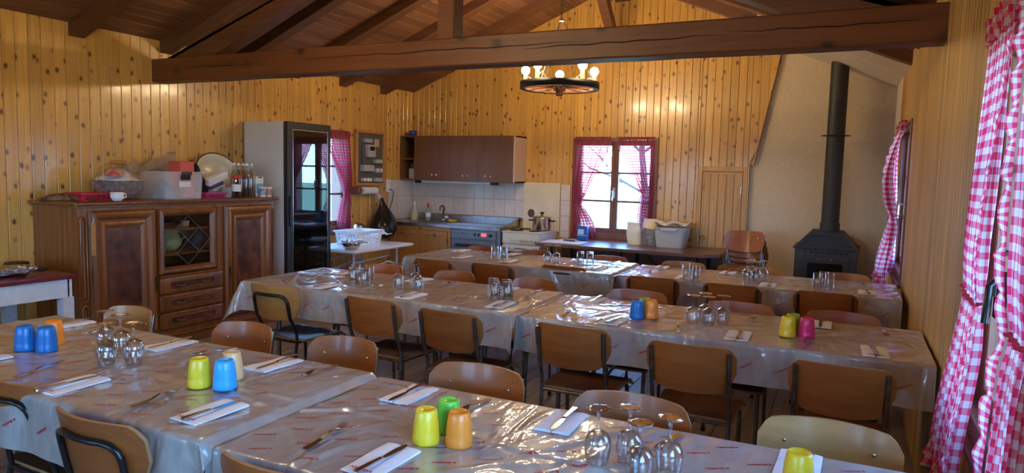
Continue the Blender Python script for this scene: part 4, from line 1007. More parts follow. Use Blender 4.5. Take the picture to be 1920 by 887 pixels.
# pine cupboard
t = thing('base_cupboard', 'knotty pine two-door cupboard under the steel sink', 'cupboard', (-5.15, 8.05, 0))
c = MB(); c.box(-5.62, -4.655, fy + .03, YB - .03, .02, .796); c.box(-5.62, -4.655, fy + .012, fy + .03, .755, .796); c.box(-4.70, -4.655, fy + .012, fy + .03, .08, .755); c.box(-5.62, -5.575, fy + .012, fy + .03, .08, .755); c.build('carcass', PINE_CAB, t)
for a, b_ in ((-5.572, -5.14), (-5.134, -4.703)):
    d = MB(); d.box(a, b_, fy + .008, fy + .028, .09, .75); d.box(a, a + .06, fy - .004, fy + .008, .09, .75, .003); d.box(b_ - .06, b_, fy - .004, fy + .008, .09, .75, .003); d.box(a + .06, b_ - .06, fy - .004, fy + .008, .09, .16, .003); d.box(a + .06, b_ - .06, fy - .004, fy + .008, .69, .75, .003)
    d = d.build('door', PINE_CAB, t)
for k in (.60, .22): MB().tube([(-4.695, fy - .006, k), (-4.695, fy - .006, k + .05)], .007, 6).build('hinge', BLACK, t)
# dishwasher
t = thing('dishwasher', 'grey steel undercounter dishwasher with red display', 'dishwasher', (-4.31, 8.05, 0))
GRS = speck('grey_steel', (.22, .22, .235), (.28, .28, .295), 10, .38, .04, .7)
MB().box(-4.645, -3.985, fy + .03, YB - .04, .03, .795).build('housing', GRS, t)
p = MB().box(-4.64, -3.99, fy + .003, fy + .029, .675, .785, .003).build('control_panel', GRS, t)
for x, m in ((-4.475, BLACK), (-4.445, pm('green_lamp', (.02, .5, .12), .3)), (-4.415, pm('red_lamp', (.55, .05, .04), .3))): MB().lathe([(0, .004), (.010, .003), (.010, 0)], 10, X=Matrix.Translation((x, fy + .003, .745)) @ Matrix.Rotation(PI / 2, 4, 'X')).build('button', m, p)
for x in (-4.29, -4.235): MB().box(x - .016, x + .016, fy - .003, fy + .003, .718, .755, .002).build('switch', BLACK, p)
MB().box(-4.195, -4.125, fy - .001, fy + .003, .72, .758).build('red_display', emis('red_display', (1, .06, .05), 1.2), p)
MB().lathe([(0, .014), (.022, .013), (.024, 0)], 14, X=Matrix.Translation((-4.065, fy + .003, .735)) @ Matrix.Rotation(PI / 2, 4, 'X')).build('dial', BLACK, p)
d = MB().box(-4.64, -3.99, fy - .006, fy + .029, .10, .665, .006).build('door', GRS, t)
MB().box(-4.57, -4.06, fy - .022, fy - .005, .575, .612, .004).build('handle', BLACK, d)
vs, fs = text_mesh('Meiko', .028); q = MB(); q.add([(-4.575 + v[0], fy + .0022, .745 + v[1]) for v in vs], fs); q.build('lettering', pm('blue_print', (.05, .12, .35), .5), p)
MB().box(-3.978, -3.93, fy + .012, YB - .04, .0, .83).build('side_panel', GRS, t)
# heat shield and electric range
single(MB().box(-3.885, -3.366, YB - .03, YB - .012, .79, 1.418, .002), 'heat_shield', speck('scorched_cream_board', (.66, .54, .36), (.74, .63, .45), 5, .5, .02), 'cream heat shield board behind the electric range', 'board')
sc = MB(); n = 24
sc.add([(-3.765 + .05 * math.cos(2 * PI * i / n), YB - .0305, 1.015 + .055 * math.sin(2 * PI * i / n)) for i in range(n)], [tuple(range(n))])
o = sc.build('scorch_mark', pm('scorch', (.10, .065, .04), .9)); hs_ = bpy.data.objects['heat_shield']; o.parent = hs_; o.location = -Vector(hs_.location)
t = thing('electric_range', 'old cream electric range with row of knobs', 'stove', (-3.64, 8.05, 0))
MB().box(-3.90, -3.39, fy + .035, YB - .04, .02, .795).build('housing', WPAINT, t)
MB().box(-3.905, -3.385, fy + .0, YB - .035, .795, .812, .004).build('hob', CREAM, t)
for x, y, r in ((-3.77, 7.93, .085), (-3.52, 7.93, .075), (-3.77, 8.18, .075), (-3.52, 8.16, .085)): MB().lathe([(0, .012), (r * .9, .012), (r, .006), (r, 0)], 20, (x, y, .812)).build('hotplate', BLACK, t)
p = MB().box(-3.90, -3.39, fy + .005, fy + .034, .655, .792, .006).build('control_panel', CREAM, t)
for x in (-3.745, -3.635, -3.575, -3.515, -3.455): MB().lathe([(0, .022), (.017, .022), (.020, .016), (.022, 0)], 14, X=Matrix.Translation((x, fy + .005, .71)) @ Matrix.Rotation(PI / 2, 4, 'X')).build('knob', CREAM, p)
d = MB().box(-3.90, -3.39, fy + .0, fy + .034, .14, .635, .006).build('oven_door', CREAM, t)
MB().box(-3.84, -3.45, fy - .004, fy + .002, .22, .56, .003).build('oven_glass', pm('dark_oven_glass', (.012, .012, .015), .08), d)
MB().tube([(-3.87, fy + .0, .605), (-3.87, fy - .03, .605), (-3.42, fy - .03, .605), (-3.42, fy + .0, .605)], .009, 8).build('handle', CHROME, d)
t = thing('cooking_pot', 'steel cooking pot with lid and black handles on the range', 'pot', (-3.51, 8.12, .825))
MB().lathe([(0, 0), (.112, 0), (.118, .008), (.118, .145), (.122, .15), (.122, .154), (0, .154)], 30, (-3.51, 8.12, .825)).build('body', CHROME, t)
l = MB().lathe([(.122, .154), (.118, .162), (.08, .178), (.02, .184), (0, .184)], 30, (-3.51, 8.12, .825)).build('lid', CHROME, t)
MB().lathe([(.008, .182), (.010, .195), (.026, .205), (.028, .218), (.018, .226), (0, .227)], 14, (-3.51, 8.12, .825)).build('lid_knob', BLACK, l)
for s in (-1, 1): MB().box(-3.51 + s * .118, -3.51 + s * .175, 8.085, 8.155, .932, .95, .007).build('handle', BLACK, t)

# long brown table under the gable window, with its things
t = thing('long_table', 'long brown table standing under the gable window', 'table', (-2.3, 7.93, 0))
MB().prism([(-3.30, 7.50), (-1.36, 7.49), (-1.22, 7.62), (-1.22, 8.355), (-3.34, 8.355), (-3.34, 7.54)], .685, .72).build('tabletop', BROWNTOP, t)
for x in (-3.15, -2.3, -1.45):
    for y in (7.6, 8.27): MB().tube([(x, y, 0), (x, y, .685)], .016, 8).build('leg', DARKTUBE, t)
for x in (-2.75, -1.85): MB().tube([(x - .3, 7.93, .67), (x, 7.93, .40), (x + .3, 7.93, .67)], .008, 6).build('brace', DARKTUBE, t)
MB().box(-3.3, -1.3, 8.30, 8.325, .36, .684).build('back_panel', BROWNTOP, t)
single(MB().box(-3.28, -2.80, 7.56, 7.88, .721, .735, .004), 'cutting_board', WHITE, 'white cutting board at the range end of the long brown table', 'board')
t = thing('bread_knife', 'black-handled knife lying across the white cutting board', 'knife', (-2.98, 7.76, .736)); MB().tube([(-3.07, 7.78, .747), (-2.92, 7.75, .747)], [.011, .013], 8, flat=.7).build('handle', BLACK, t); MB().prism([(-2.92, 7.74), (-2.70, 7.705), (-2.69, 7.715), (-2.915, 7.765)], .740, .7425).build('blade', CUTLERY, t)
single(MB().box(-3.24, -2.98, 8.0, 8.2, .721, .724), 'paper_sheet', PAPER, 'white paper sheet beside the blue carton on the long table', 'paper')
t = thing('carton', 'blue food carton under the tied gable curtain', 'box', (-2.955, 8.12, .721)); MB().box(-3.02, -2.89, 8.085, 8.155, .721, .905, .003).build('box', pm('blue_carton', (.015, .10, .42), .35), t)
q = MB(); q.box(-3.005, -2.93, 8.083, 8.085, .80, .865); q.build('white_panel', pm('carton_print', (.45, .60, .75), .5), t); MB().box(-3.02, -2.89, 8.0835, 8.0845, .785, .792).build('yellow_line', pm('yellow_print', (.7, .6, .1), .5), t)
def sack(name, x, y, z, w, d, h, m, label, cat, topm, seed, fold=.0):
    t = thing(name, label, cat, (x, y, z)); r = random.Random(seed)
    ph = [r.uniform(0, 6) for _ in range(4)]
    def fn(u, v):
        a = 2 * PI * u; k = 1 - .55 * sstep(.55, 1, v); kx = 1 - .15 * sstep(.5, 1, v)
        bul = 1 + .05 * math.sin(3 * a + ph[0] + 4 * v) + .04 * math.sin(7 * a + ph[1] + 9 * v) * v
        return (x + w / 2 * kx * bul * math.copysign(abs(math.cos(a)) ** .7, math.cos(a)) + .02 * v * math.sin(ph[2]), y + d / 2 * k * bul * math.copysign(abs(math.sin(a)) ** .7, math.sin(a)), z + h * v + .012 * math.sin(2 * a + ph[3]) * v)
    mb = MB(); mb.grid(lambda u, v: fn(u, v * .66), 36, 10); mb.add([fn(i / 36, 0) for i in range(36)], [tuple(range(36))[::-1]]); mb.build('bag', m, t)
    mb = MB(); mb.grid(lambda u, v: fn(u, .66 + v * .34), 36, 8); mb.add([fn(i / 36, 1) for i in range(36)], [tuple(range(36))]); mb.build('folded_top', topm, t)
    return t
sack('flour_bag', -2.285, 8.10, .721, .18, .12, .255, speck('cream_flour', (.70, .62, .46), (.78, .71, .56), 10, .5, .1), 'clear bag of pale flour on the long brown table', 'bag', pm('white_film', (.74, .73, .74), .25), 1)
sack('lentil_bag', -2.10, 8.09, .721, .19, .13, .31, speck('dark_lentils', (.10, .095, .085), (.28, .26, .24), 45, .35, .5), 'clear bag of dark pulses between flour bag and grey crate', 'bag', speck('white_orange_film', (.70, .68, .66), (.80, .55, .12), 7, .3, .1), 2)
t = thing('plastic_crate', 'grey plastic crate holding crumpled paper on the long table', 'crate', (-1.83, 8.10, .721))
def crate(t, x0, x1, y0, y1, z0, z1, m, tp=.03, th=.006, lip=.012, r=.05):
    def ring(k, z, ins):
        P = []; X0, X1, Y0, Y1 = x0 + k + ins, x1 - k - ins, y0 + k + ins, y1 - k - ins; rr = max(.004, r - ins)
        for cx, cy, a in ((X1 - rr, Y1 - rr, 0), (X0 + rr, Y1 - rr, 90), (X0 + rr, Y0 + rr, 180), (X1 - rr, Y0 + rr, 270)):
            for i in range(5): q = math.radians(a + 22.5 * i); P.append((cx + rr * math.cos(q), cy + rr * math.sin(q), z))
        return P
    L_ = [ring(tp, z0, 0), ring(.004, z1 - .015, 0), ring(-lip, z1 - .012, 0), ring(-lip, z1, 0), ring(.004, z1, th), ring(tp, z0 + th, th)]
    mb = MB(); vs = sum(L_, []); n = 20
    mb.add(vs, [(i * n + j, i * n + (j + 1) % n, (i + 1) * n + (j + 1) % n, (i + 1) * n + j) for i in range(5) for j in range(n)], False); mb.add(L_[0], [tuple(range(n))[::-1]]); mb.add(L_[-1], [tuple(range(n))]); return mb
GCR = pm('grey_crate_plastic', (.50, .49, .46), .45)
crate(t, -2.03, -1.655, 7.93, 8.26, .721, .955, GCR).build('tub', GCR, t)
MB().box(-1.94, -1.75, 7.905, 7.925, .915, .95, .006).build('grip', GCR, t)
def crumple(x0, x1, y0, y1, z, h, seed, nx=26, ny=20):
    r = random.Random(seed); w = [(r.uniform(-18, 18), r.uniform(-18, 18), r.uniform(0, 6), r.uniform(.3, 1)) for _ in range(6)]
    def fn(u, v):
        x, y = x0 + (x1 - x0) * u, y0 + (y1 - y0) * v
        q = sum(a * abs(math.sin(kx * (x - x0) + ky * (y - y0) + p)) for kx, ky, p, a in w) / 3.5
        return (x, y, z + h * q)
    return MB().grid(fn, nx, ny, False)
t2 = single(crumple(-2.04, -1.60, 7.94, 8.30, .935, .085, 4), 'crumpled_paper', PAPER, 'crumpled white paper lying in the grey crate', 'paper')

# ================================================================ left wall: meter board, roll, bag, outlet, kettle, white table
t = thing('meter_board', 'grey electricity meter board in a wooden frame', 'meter board', (XL, 7.35, 1.3))
b0, b1, z0, z1 = 7.05, 7.655, 1.325, 2.03
f = MB(); wbox(f, 'left', b0, b0 + .035, .001, .05, z0, z1, .004); wbox(f, 'left', b1 - .035, b1, .001, .05, z0, z1, .004); wbox(f, 'left', b0 + .035, b1 - .035, .001, .05, z0, z0 + .035, .004); wbox(f, 'left', b0 + .035, b1 - .035, .001, .05, z1 - .035, z1, .004)
f.build('frame', PINE_CAB, t)
MG = pm('meter_grey', (.115, .105, .10), .6)
pl = wbox(MB(), 'left', b0 + .035, b1 - .035, .004, .02, z0 + .035, z1 - .035).build('panel', MG, t)
def dev(y, z, w, h, d, m, nm):
    return wbox(MB(), 'left', y - w / 2, y + w / 2, .020, .020 + d, z - h / 2, z + h / 2, .004).build(nm, m, pl)
LG = pm('meter_housing', (.46, .46, .47), .4)
dev(7.27, 1.90, .16, .05, .05, LG, 'terminal_box'); dev(7.315, 1.77, .15, .16, .07, LG, 'meter'); dev(7.20, 1.72, .06, .22, .03, MG, 'conduit'); dev(7.26, 1.55, .21, .08, .07, LG, 'junction_box'); dev(7.49, 1.88, .10, .10, .012, pm('paper_card', (.62, .45, .27), .8), 'notice_card')
for z in (1.61, 1.49, 1.37): dev(7.50, z + .03, .15, .05, .05, LG, 'fuse_block')
dev(7.315, 1.80, .10, .05, .076, BLACK, 'meter_window')
for y in (7.20, 7.26, 7.32): 
    m = MB(); m.tube([(XL + .02, y, 1.40), (XL + .07, y, 1.40)], .022, 12); m.build('screw_fuse', WHITE, pl)
for y in (7.46, 7.54):
    m = MB(); m.tube([(XL + .02, y, 1.53), (XL + .075, y, 1.53)], .02, 12); m.build('screw_fuse', WHITE, pl)
t = thing('paper_roll_holder', 'wooden holder with a white paper roll under the meter board', 'holder', (XL + .08, 7.2, 1.26))
MB().box(XL + .002, XL + .15, 6.97, 7.0, 1.215, 1.315, .012).build('end_block', WFRAME, t); MB().box(XL + .002, XL + .02, 7.0, 7.42, 1.285, 1.31).build('back_rail', WFRAME, t)
MB().tube([(XL + .09, 7.0, 1.265), (XL + .09, 7.44, 1.265)], .012, 10).build('rod', WFRAME, t); MB().tube([(XL + .09, 7.105, 1.265), (XL + .09, 7.39, 1.265)], .045, 22).build('paper_roll', PAPER, t)
MB().lathe([(0, 0), (.05, .0), (.055, .02), (.05, .05), (0, .055)], 14, X=Matrix.Translation((XL + .09, 7.0, 1.265)) @ Matrix.Rotation(-PI / 2, 4, 'X')).build('turned_knob', WFRAME, t)
t = thing('outlet', 'white double wall socket at the end of the tiles', 'socket', (XL, 7.755, 1.3)); m = wbox(MB(), 'left', 7.715, 7.79, .001, .035, 1.235, 1.405, .006).build('housing', WHITE, t)
wbox(MB(), 'left', 7.735, 7.77, .035, .042, 1.34, 1.385, .002).build('switch', CREAM, t); 
MB().tube([(XL + .035, 7.75, 1.27), (XL + .07, 7.76, 1.27), (XL + .085, 7.79, 1.25), (XL + .06, 7.80, 1.12), (XL + .05, 7.74, .98), (XL + .05, 7.68, .87)], .006, 6).build('cable', BLACK, t)
# bin bag
t = thing('bin_bag', 'black bin bag hanging on the pine wall beside the sink', 'bag', (-5.47, 7.42, .62))
def bagf(u, v):
    a = 2 * PI * u; r = .03 + .18 * sstep(0, .75, v) - .06 * sstep(.85, 1, v); k = 1 + .10 * math.sin(3 * a + 4 * v) * v + .07 * math.sin(7 * a - 9 * v + 2 * math.sin(6 * v)) * v + .05 * math.sin(13 * a + 17 * v) * v
    return (-5.50 + min(.62 * r, .14) * k * math.cos(a) + .05 * v, 7.43 + r * k * math.sin(a) * 1.05 + .11 * v * (1 - v) * 1.2, 1.17 - .50 * v + .02 * math.sin(3 * a) * v)
b = MB().grid(bagf, 44, 22); b.add([bagf(i / 44, 1) for i in range(44)], [tuple(range(44))]); b.build('sack', pm('black_film', (.010, .010, .012), .25), t)
for s in (-1, 1): MB().tube([(-5.58, 7.42, 1.245), (-5.55, 7.42 + s * .02, 1.21), (-5.51, 7.43 + s * .025, 1.15)], [.010, .014, .018], 6).build('handle', pm('pale_film', (.55, .48, .50), .4) if s < 0 else bpy.data.materials['pale_film'], t)
MB().tube([(XL, 7.43, 1.235), (-5.58, 7.43, 1.235), (-5.575, 7.43, 1.26)], .006, 6).build('hook', BLACK, t)
# white folding table under the side window
t = thing('white_folding_table', 'low white folding table under the side-wall window next to fridge', 'table', (-5.15, 6.5, 0))
TX, TZ = -4.72, .66
MB().box(-5.45, TX, 5.93, 7.04, TZ - .035, TZ, .01).build('tabletop', pm('white_table_top', (.74, .74, .76), .35), t)
GT = pm('grey_table_tube', (.50, .50, .52), .4, .3)
for y in (6.05, 6.85):
    for x in (-5.36, -4.84): MB().tube([(x, y, 0), (x, y, TZ - .035)], .016, 8).build('leg', GT, t)
    MB().tube([(-5.36, y, .12), (-4.84, y, .12)], .012, 8).build('crossbar', GT, t)
for x in (-5.3, -4.86): MB().tube([(x, 6.06, TZ - .30), (x, 6.35, TZ - .27), (x, 6.70, TZ - .20), (x, 6.84, TZ - .24)], .016, 8).build('stretcher', GT, t); MB().tube([(x, 6.1, TZ - .16), (x, 6.72, TZ - .13), (x, 6.72, TZ - .04)], .010, 8).build('brace', GT, t)
t = thing('white_basket', 'white slotted plastic basket on the low white table', 'basket', (-5.05, 6.55, TZ))
def basket(x0, x1, y0, y1, z0, z1):
    body = MB(); body.box(x0 + .02, x1 - .02, y0 + .02, y1 - .02, z0, z0 + .005)
    for (ax, a0, a1, c, sg) in (('x', x0, x1, y0, 1), ('x', x0, x1, y1, -1), ('y', y0, y1, x0, 1), ('y', y0, y1, x1, -1)):
        def P(u, w, th):
            k = .02 * (1 - w); a = a0 + k + (a1 - a0 - 2 * k) * u; cc = c + sg * (k + th); z = z0 + (z1 - z0) * w
            return (a, cc, z) if ax == 'x' else (cc, a, z)
        us = [0, .09] ; n = 7
        cells = []
        uu = [0, .12]; 
        for i in range(n): uu += [.12 + .76 * (i + .72) / n, .12 + .76 * (i + 1) / n]
        uu += [1]; ww = [0, .12, .24, .31, .43, .50, .62, .69, .81, 1]
        for i in range(len(uu) - 1):
            for j in range(len(ww) - 1):
                hole = (i % 2 == 1 and 1 <= i < len(uu) - 2) and (j % 2 == 1 and j < 8)
                if hole: continue
                q = [P(uu[i], ww[j], 0), P(uu[i + 1], ww[j], 0), P(uu[i + 1], ww[j + 1], 0), P(uu[i], ww[j + 1], 0)]; r = [P(uu[i], ww[j], .004), P(uu[i + 1], ww[j], .004), P(uu[i + 1], ww[j + 1], .004), P(uu[i], ww[j + 1], .004)]
                body.add(q + r, [(0, 1, 2, 3), (7, 6, 5, 4), (0, 4, 5, 1), (1, 5, 6, 2), (2, 6, 7, 3), (3, 7, 4, 0)])
    return body
WB = pm('white_basket_plastic', (.76, .78, .78), .4)
basket(-5.28, -4.95, 6.26, 6.72, TZ, TZ + .165).build('slotted_body', WB, t)
q = MB(); q.box(-5.295, -4.935, 6.245, 6.262, TZ + .155, TZ + .17); q.box(-5.295, -4.935, 6.718, 6.735, TZ + .155, TZ + .17); q.box(-5.295, -5.278, 6.262, 6.718, TZ + .155, TZ + .17); q.box(-4.952, -4.935, 6.262, 6.718, TZ + .155, TZ + .17); q.build('rim', WB, t)
t = thing('mixing_bowl', 'small steel bowl covered with foil in front of white basket', 'bowl', (-4.86, 6.03, TZ))
MB().lathe([(0, 0), (.05, 0), (.085, .02), (.108, .06), (.112, .085), (.116, .088), (.110, .086), (.100, .06), (.06, .012), (0, .01)], 28, (-4.86, 6.03, TZ + .001)).build('bowl', CHROME, t)
fo = MB(); r_ = random.Random(9)
def foilf(u, v):
    a = 2 * PI * u; r = .128 * v * (1 + .05 * math.sin(9 * a) + .04 * math.sin(17 * a)); return (-4.86 + r * math.cos(a), 6.03 + r * math.sin(a), TZ + .105 + .008 * math.sin(13 * a + 9 * v) * v + .006 * math.sin(31 * u + 20 * v) - .03 * sstep(.85, 1, v))
fo.grid(foilf, 40, 8, False); fo.build('foil_cover', FOIL, t)
MB().box(-4.80, -4.70, 6.08, 6.12, TZ + .075, TZ + .085, .003, X=Matrix.Translation((-.0, .0, 0))).build('handle', CHROME, t)
single(crumple(-5.30, -5.02, 6.80, 7.02, TZ + .001, .13, 8, 20, 18), 'dish_towel', PAPER, 'crumpled white dish towel at the sink end of the low white table', 'towel')
single(MB().box(-5.44, -5.29, 5.955, 6.14, TZ, TZ + .24, .004), 'white_box', WHITE, 'plain white box between the fridge and the white basket', 'box')
t = thing('kettle', 'steel electric kettle behind the white basket', 'kettle', (-5.37, 6.80, TZ))
MB().lathe([(0, 0), (.075, 0), (.078, .02), (.075, .09), (.062, .18), (.052, .205), (0, .21)], 24, (-5.37, 6.80, TZ)).build('body', CHROME, t); MB().tube([(-5.37, 6.86, TZ + .19), (-5.37, 6.91, TZ + .18), (-5.37, 6.925, TZ + .11), (-5.37, 6.88, TZ + .04)], .012, 8).build('handle', BLACK, t); MB().lathe([(.054, .20), (.04, .215), (0, .22)], 18, (-5.37, 6.80, TZ)).build('lid', BLACK, t)

# ================================================================ glass-door fridge
t = thing('display_fridge', 'tall beige display fridge with black-framed glass door', 'fridge', (-5.33, 5.59, 0))
f0, f1, fx, fb, ft = 5.272, 5.912, -5.04, -5.625, 1.99
c = MB(); c.box(fb, fx - .06, f0, f0 + .03, .09, ft); c.box(fb, fx - .06, f1 - .03, f1, .09, ft); c.box(fb, fx - .06, f0 + .03, f1 - .03, ft - .05, ft); c.box(fb, fx - .06, f0 + .03, f1 - .03, .09, .16); c.box(fb, fb + .03, f0 + .03, f1 - .03, .16, ft - .05); c.build('cabinet', GREYP, t)
MB().box(fb + .03, fx - .08, f0 + .02, f1 - .02, .0, .091).build('plinth', BLACK, t)
ln_ = MB(); ln_.box(fb + .031, fb + .036, f0 + .031, f1 - .031, .17, ft - .06); ln_.box(fb + .036, fx - .07, f0 + .031, f0 + .035, .17, ft - .06); ln_.box(fb + .036, fx - .07, f1 - .035, f1 - .031, .17, ft - .06); ln_.build('lining', pm('fridge_lining', (.22, .22, .23), .5), t)
d = MB(); d.box(fx - .058, fx, f0, f0 + .075, .10, ft - .002, .006); d.box(fx - .058, fx, f1 - .045, f1, .10, ft - .002, .006); d.box(fx - .058, fx, f0 + .075, f1 - .045, ft - .075, ft - .002, .006); d.box(fx - .058, fx, f0 + .075, f1 - .045, .10, .38, .006)
d = d.build('door', BLACK, t)
MB().box(fx - .018, fx - .012, f0 + .075, f1 - .045, .38, ft - .075).build('glass', FRIDGEGLASS, d)
MB().box(fx, fx + .028, f0 + .015, f0 + .05, .95, 1.25, .008).build('handle', BLACK, d)
q = MB(); q.box(fx - .011, fx - .006, f0 + .078, f0 + .083, .38, ft - .075); q.box(fx - .011, fx - .006, f0 + .075, f1 - .045, ft - .081, ft - .076); q.box(fx - .011, fx - .006, f1 - .05, f1 - .046, .38, ft - .075); q.build('glass_trim', CHROME, d)
for z in (.50, .78, 1.06): 
    s = MB(); [s.tube([(fb + .05, f0 + .06 + k * .055, z), (fx - .075, f0 + .06 + k * .055, z)], .003, 4) for k in range(10)]; s.box(fx - .078, fx - .07, f0 + .035, f1 - .035, z - .012, z + .006); s.build('wire_shelf', CHROME, t)
vb = MB()
for k in range(6): vb.box(fx + .0, fx + .002, f0 + .12, f1 - .10, .14 + k * .028, .152 + k * .028)
vb.build('vent_grille', pm('grille_grey', (.06, .06, .065), .4), d)
single(MB().lathe([(0, 0), (.13, 0), (.20, .01), (.20, .014), (.12, .006), (0, .005)], 28, (-5.33, 5.6, 1.068)), 'platter', pm('blue_grey_china', (.30, .36, .42), .3), 'pale platter on the top wire shelf inside the fridge', 'plate')
sack('dark_food_bag', -5.33, 5.60, .786, .36, .40, .16, pm('dark_wrap', (.04, .045, .06), .3), 'dark wrapped bag on the middle wire shelf of the fridge', 'bag', pm('dark_wrap_top', (.05, .055, .07), .3), 6)
sack('dark_food_bag', -5.33, 5.58, .506, .36, .42, .17, bpy.data.materials['dark_wrap'], 'dark wrapped bag on the bottom wire shelf of the fridge', 'bag', bpy.data.materials['dark_wrap_top'], 7)

# ================================================================ walnut sideboard
FX = -5.10; TOP = 1.237
t = thing('sideboard', 'carved walnut sideboard with glazed middle door and three drawers', 'sideboard', (-5.37, 4.17, 0))
def fbox(mb, y0, y1, z0, z1, d0, d1, c=.0): return mb.box(FX + d0, FX + d1, y0, y1, z0, z1, c)
c = MB(); c.box(-5.64, FX, 3.20, 3.845, .10, 1.195); c.box(-5.64, FX, 4.503, 5.14, .10, 1.195); c.box(-5.64, FX, 3.845, 4.503, .10, .60); c.box(-5.64, FX, 3.845, 4.503, 1.165, 1.195); c.box(-5.64, -5.60, 3.845, 4.503, .60, 1.165); c.build('carcass', WALNUT, t)
cn = MB(); cn.box(-5.64, FX + .02, 3.185, 5.155, 1.195, 1.212, .004); cn.box(-5.64, FX + .045, 3.16, 5.18, 1.212, TOP, .008); cn.build('top', WALNUT, t)
pl = MB(); pl.box(-5.62, FX + .012, 3.19, 5.15, .0, .085, .006); pl.box(-5.62, FX + .03, 3.18, 5.16, .085, .102, .005); pl.build('plinth', WALNUT, t)
def pframe(mb, y0, y1, z0, z1, w, d0, d1):
    """mitred moulding with a rounded section"""
    st = [(0, d0), (w * .15, d1 * .75 + d0 * .25), (w * .4, d1), (w * .65, d1 * .9 + d0 * .1), (w * .85, d0 + (d1 - d0) * .45), (w, d0)]
    R = [[(FX + d, y0 + k, z0 + k), (FX + d, y1 - k, z0 + k), (FX + d, y1 - k, z1 - k), (FX + d, y0 + k, z1 - k)] for k, d in st]
    vs = sum(R, []); mb.add(vs, [(i * 4 + j, i * 4 + (j + 1) % 4, (i + 1) * 4 + (j + 1) % 4, (i + 1) * 4 + j) for i in range(len(R) - 1) for j in range(4)])
for y0, y1 in ((3.275, 3.825), (4.525, 5.085)):
    d = MB(); fbox(d, y0, y1, .155, 1.175, .0, .016, .003); d = d.build('door', WALNUT, t)
    m = MB(); pframe(m, y0 + .004, y1 - .004, .16, 1.17, .075, .016, .046); m.build('moulding', WALNUT, d)
    m = MB(); pframe(m, y0 + .085, y1 - .085, .24, 1.09, .05, .016, .034); m.build('moulding', WALNUT, d)
    m = MB(); fbox(m, y0 + .138, y1 - .138, .293, 1.037, .016, .024, .004); m.build('burr_panel', BURR, d)
    ky = y1 - .02 if y0 < 4 else y0 + .03
    m = MB(); m.tube([(FX + .047, ky, .62), (FX + .047, ky, .50)], [.010, .006], 8, flat=.4); m.lathe([(0, .0), (.016, .002), (.016, .006), (0, .012)], 10, X=Matrix.Translation((FX + .046, ky, .56)) @ Matrix.Rotation(PI / 2, 4, 'Y')); m.build('keyplate', DARKTUBE, d)
def loop(y, z0, z1, w):
    return [(FX + .012, y + w * math.sin(a), z1 - w + w * math.cos(a)) for a in (-1.57, -.8, 0, .8, 1.57)] + [(FX + .012, y + w, z0 + w)] + [(FX + .012, y + w * math.sin(a), z0 + w - w * math.cos(a)) for a in (.8, 0, -.8, -1.57)]
m = MB()
for z0, z1 in ((.16, .46), (.49, 1.13)): m.tube(loop(3.237, z0, z1, .022), .007, 6, True, False); m.tube([(FX + .006, 3.237, z0 + .03), (FX + .006, 3.237, z1 - .03)], .009, 6)
m.build('carved_pilaster', WALNUT, t)
m = MB()
for z0, z1 in ((.16, .46), (.49, 1.13)): m.tube(loop(5.112, z0, z1, .018), .006, 6, True, False)
m.build('carved_pilaster', WALNUT, t)
d = MB(); pframe(d, 3.852, 4.435, .615, 1.165, .062, .0, .036); d = d.build('glazed_door', WALNUT, t)
m = MB(); fbox(m, 3.91, 4.378, .675, 1.105, .004, .007); m.build('glass', CABGLASS, d)
ym, zm = 4.144, .89; LEAD = pm('lead_came', (.20, .19, .17), .4, .8); m = MB()
for a, b_ in (((-.225, 0), (0, .21)), ((0, .21), (.225, 0)), ((.225, 0), (0, -.21)), ((0, -.21), (-.225, 0)), ((-.112, .105), (.112, -.105)), ((-.112, -.105), (.112, .105))):
    m.tube([(FX + .009, ym + a[0], zm + a[1]), (FX + .009, ym + b_[0], zm + b_[1])], .0028, 5)
m.build('leaded_lattice', LEAD, d)
m = MB(); fbox(m, 4.445, 4.50, .60, 1.165, .0, .018, .004); m.build('stile', WALNUT, t)
for z in (.775, .985): MB().box(-5.60, FX - .012, 3.848, 4.50, z - .008, z + .008).build('shelf', WALNUT, t)
for k in range(3):
    z0 = .452 - k * .15
    d = MB(); fbox(d, 3.855, 4.495, z0, z0 + .138, .0, .026, .012); d = d.build('drawer', WALNUT, t)
    m = MB(); n = 12; P = [(FX + .0275, 4.175 + s * .20 + s * .03 * math.cos(a), z0 + .069 + s * .03 * math.sin(a)) for s in (1, -1) for a in [(-PI / 2 + PI * i / n) for i in range(n + 1)]]
    m.add(P, [tuple(range(len(P)))]); m.build('oval_recess', BURR, d)
    m = MB(); m.tube([(FX + .030, 4.175 + s * .20 + s * .03 * math.cos(a), z0 + .069 + s * .03 * math.sin(a)) for s in (1, -1) for a in [(-PI / 2 + PI * i / 6) for i in range(7)]], .004, 5, True, False); m.build('recess_rim', WALNUT, d)
    for y in (4.05, 4.31): 
        m = MB(); m.tube([(FX + .028, y - .04, z0 + .07), (FX + .05, y - .025, z0 + .062), (FX + .052, y + .025, z0 + .062), (FX + .028, y + .04, z0 + .07)], .0055, 7); m.build('handle', pm('aged_brass', (.25, .19, .10), .35, .9) if 'aged_brass' not in bpy.data.materials else bpy.data.materials['aged_brass'], d)
m = MB(); fbox(m, 3.85, 4.50, .59, .612, .0, .022, .005); m.build('drawer_rail', WALNUT, t)
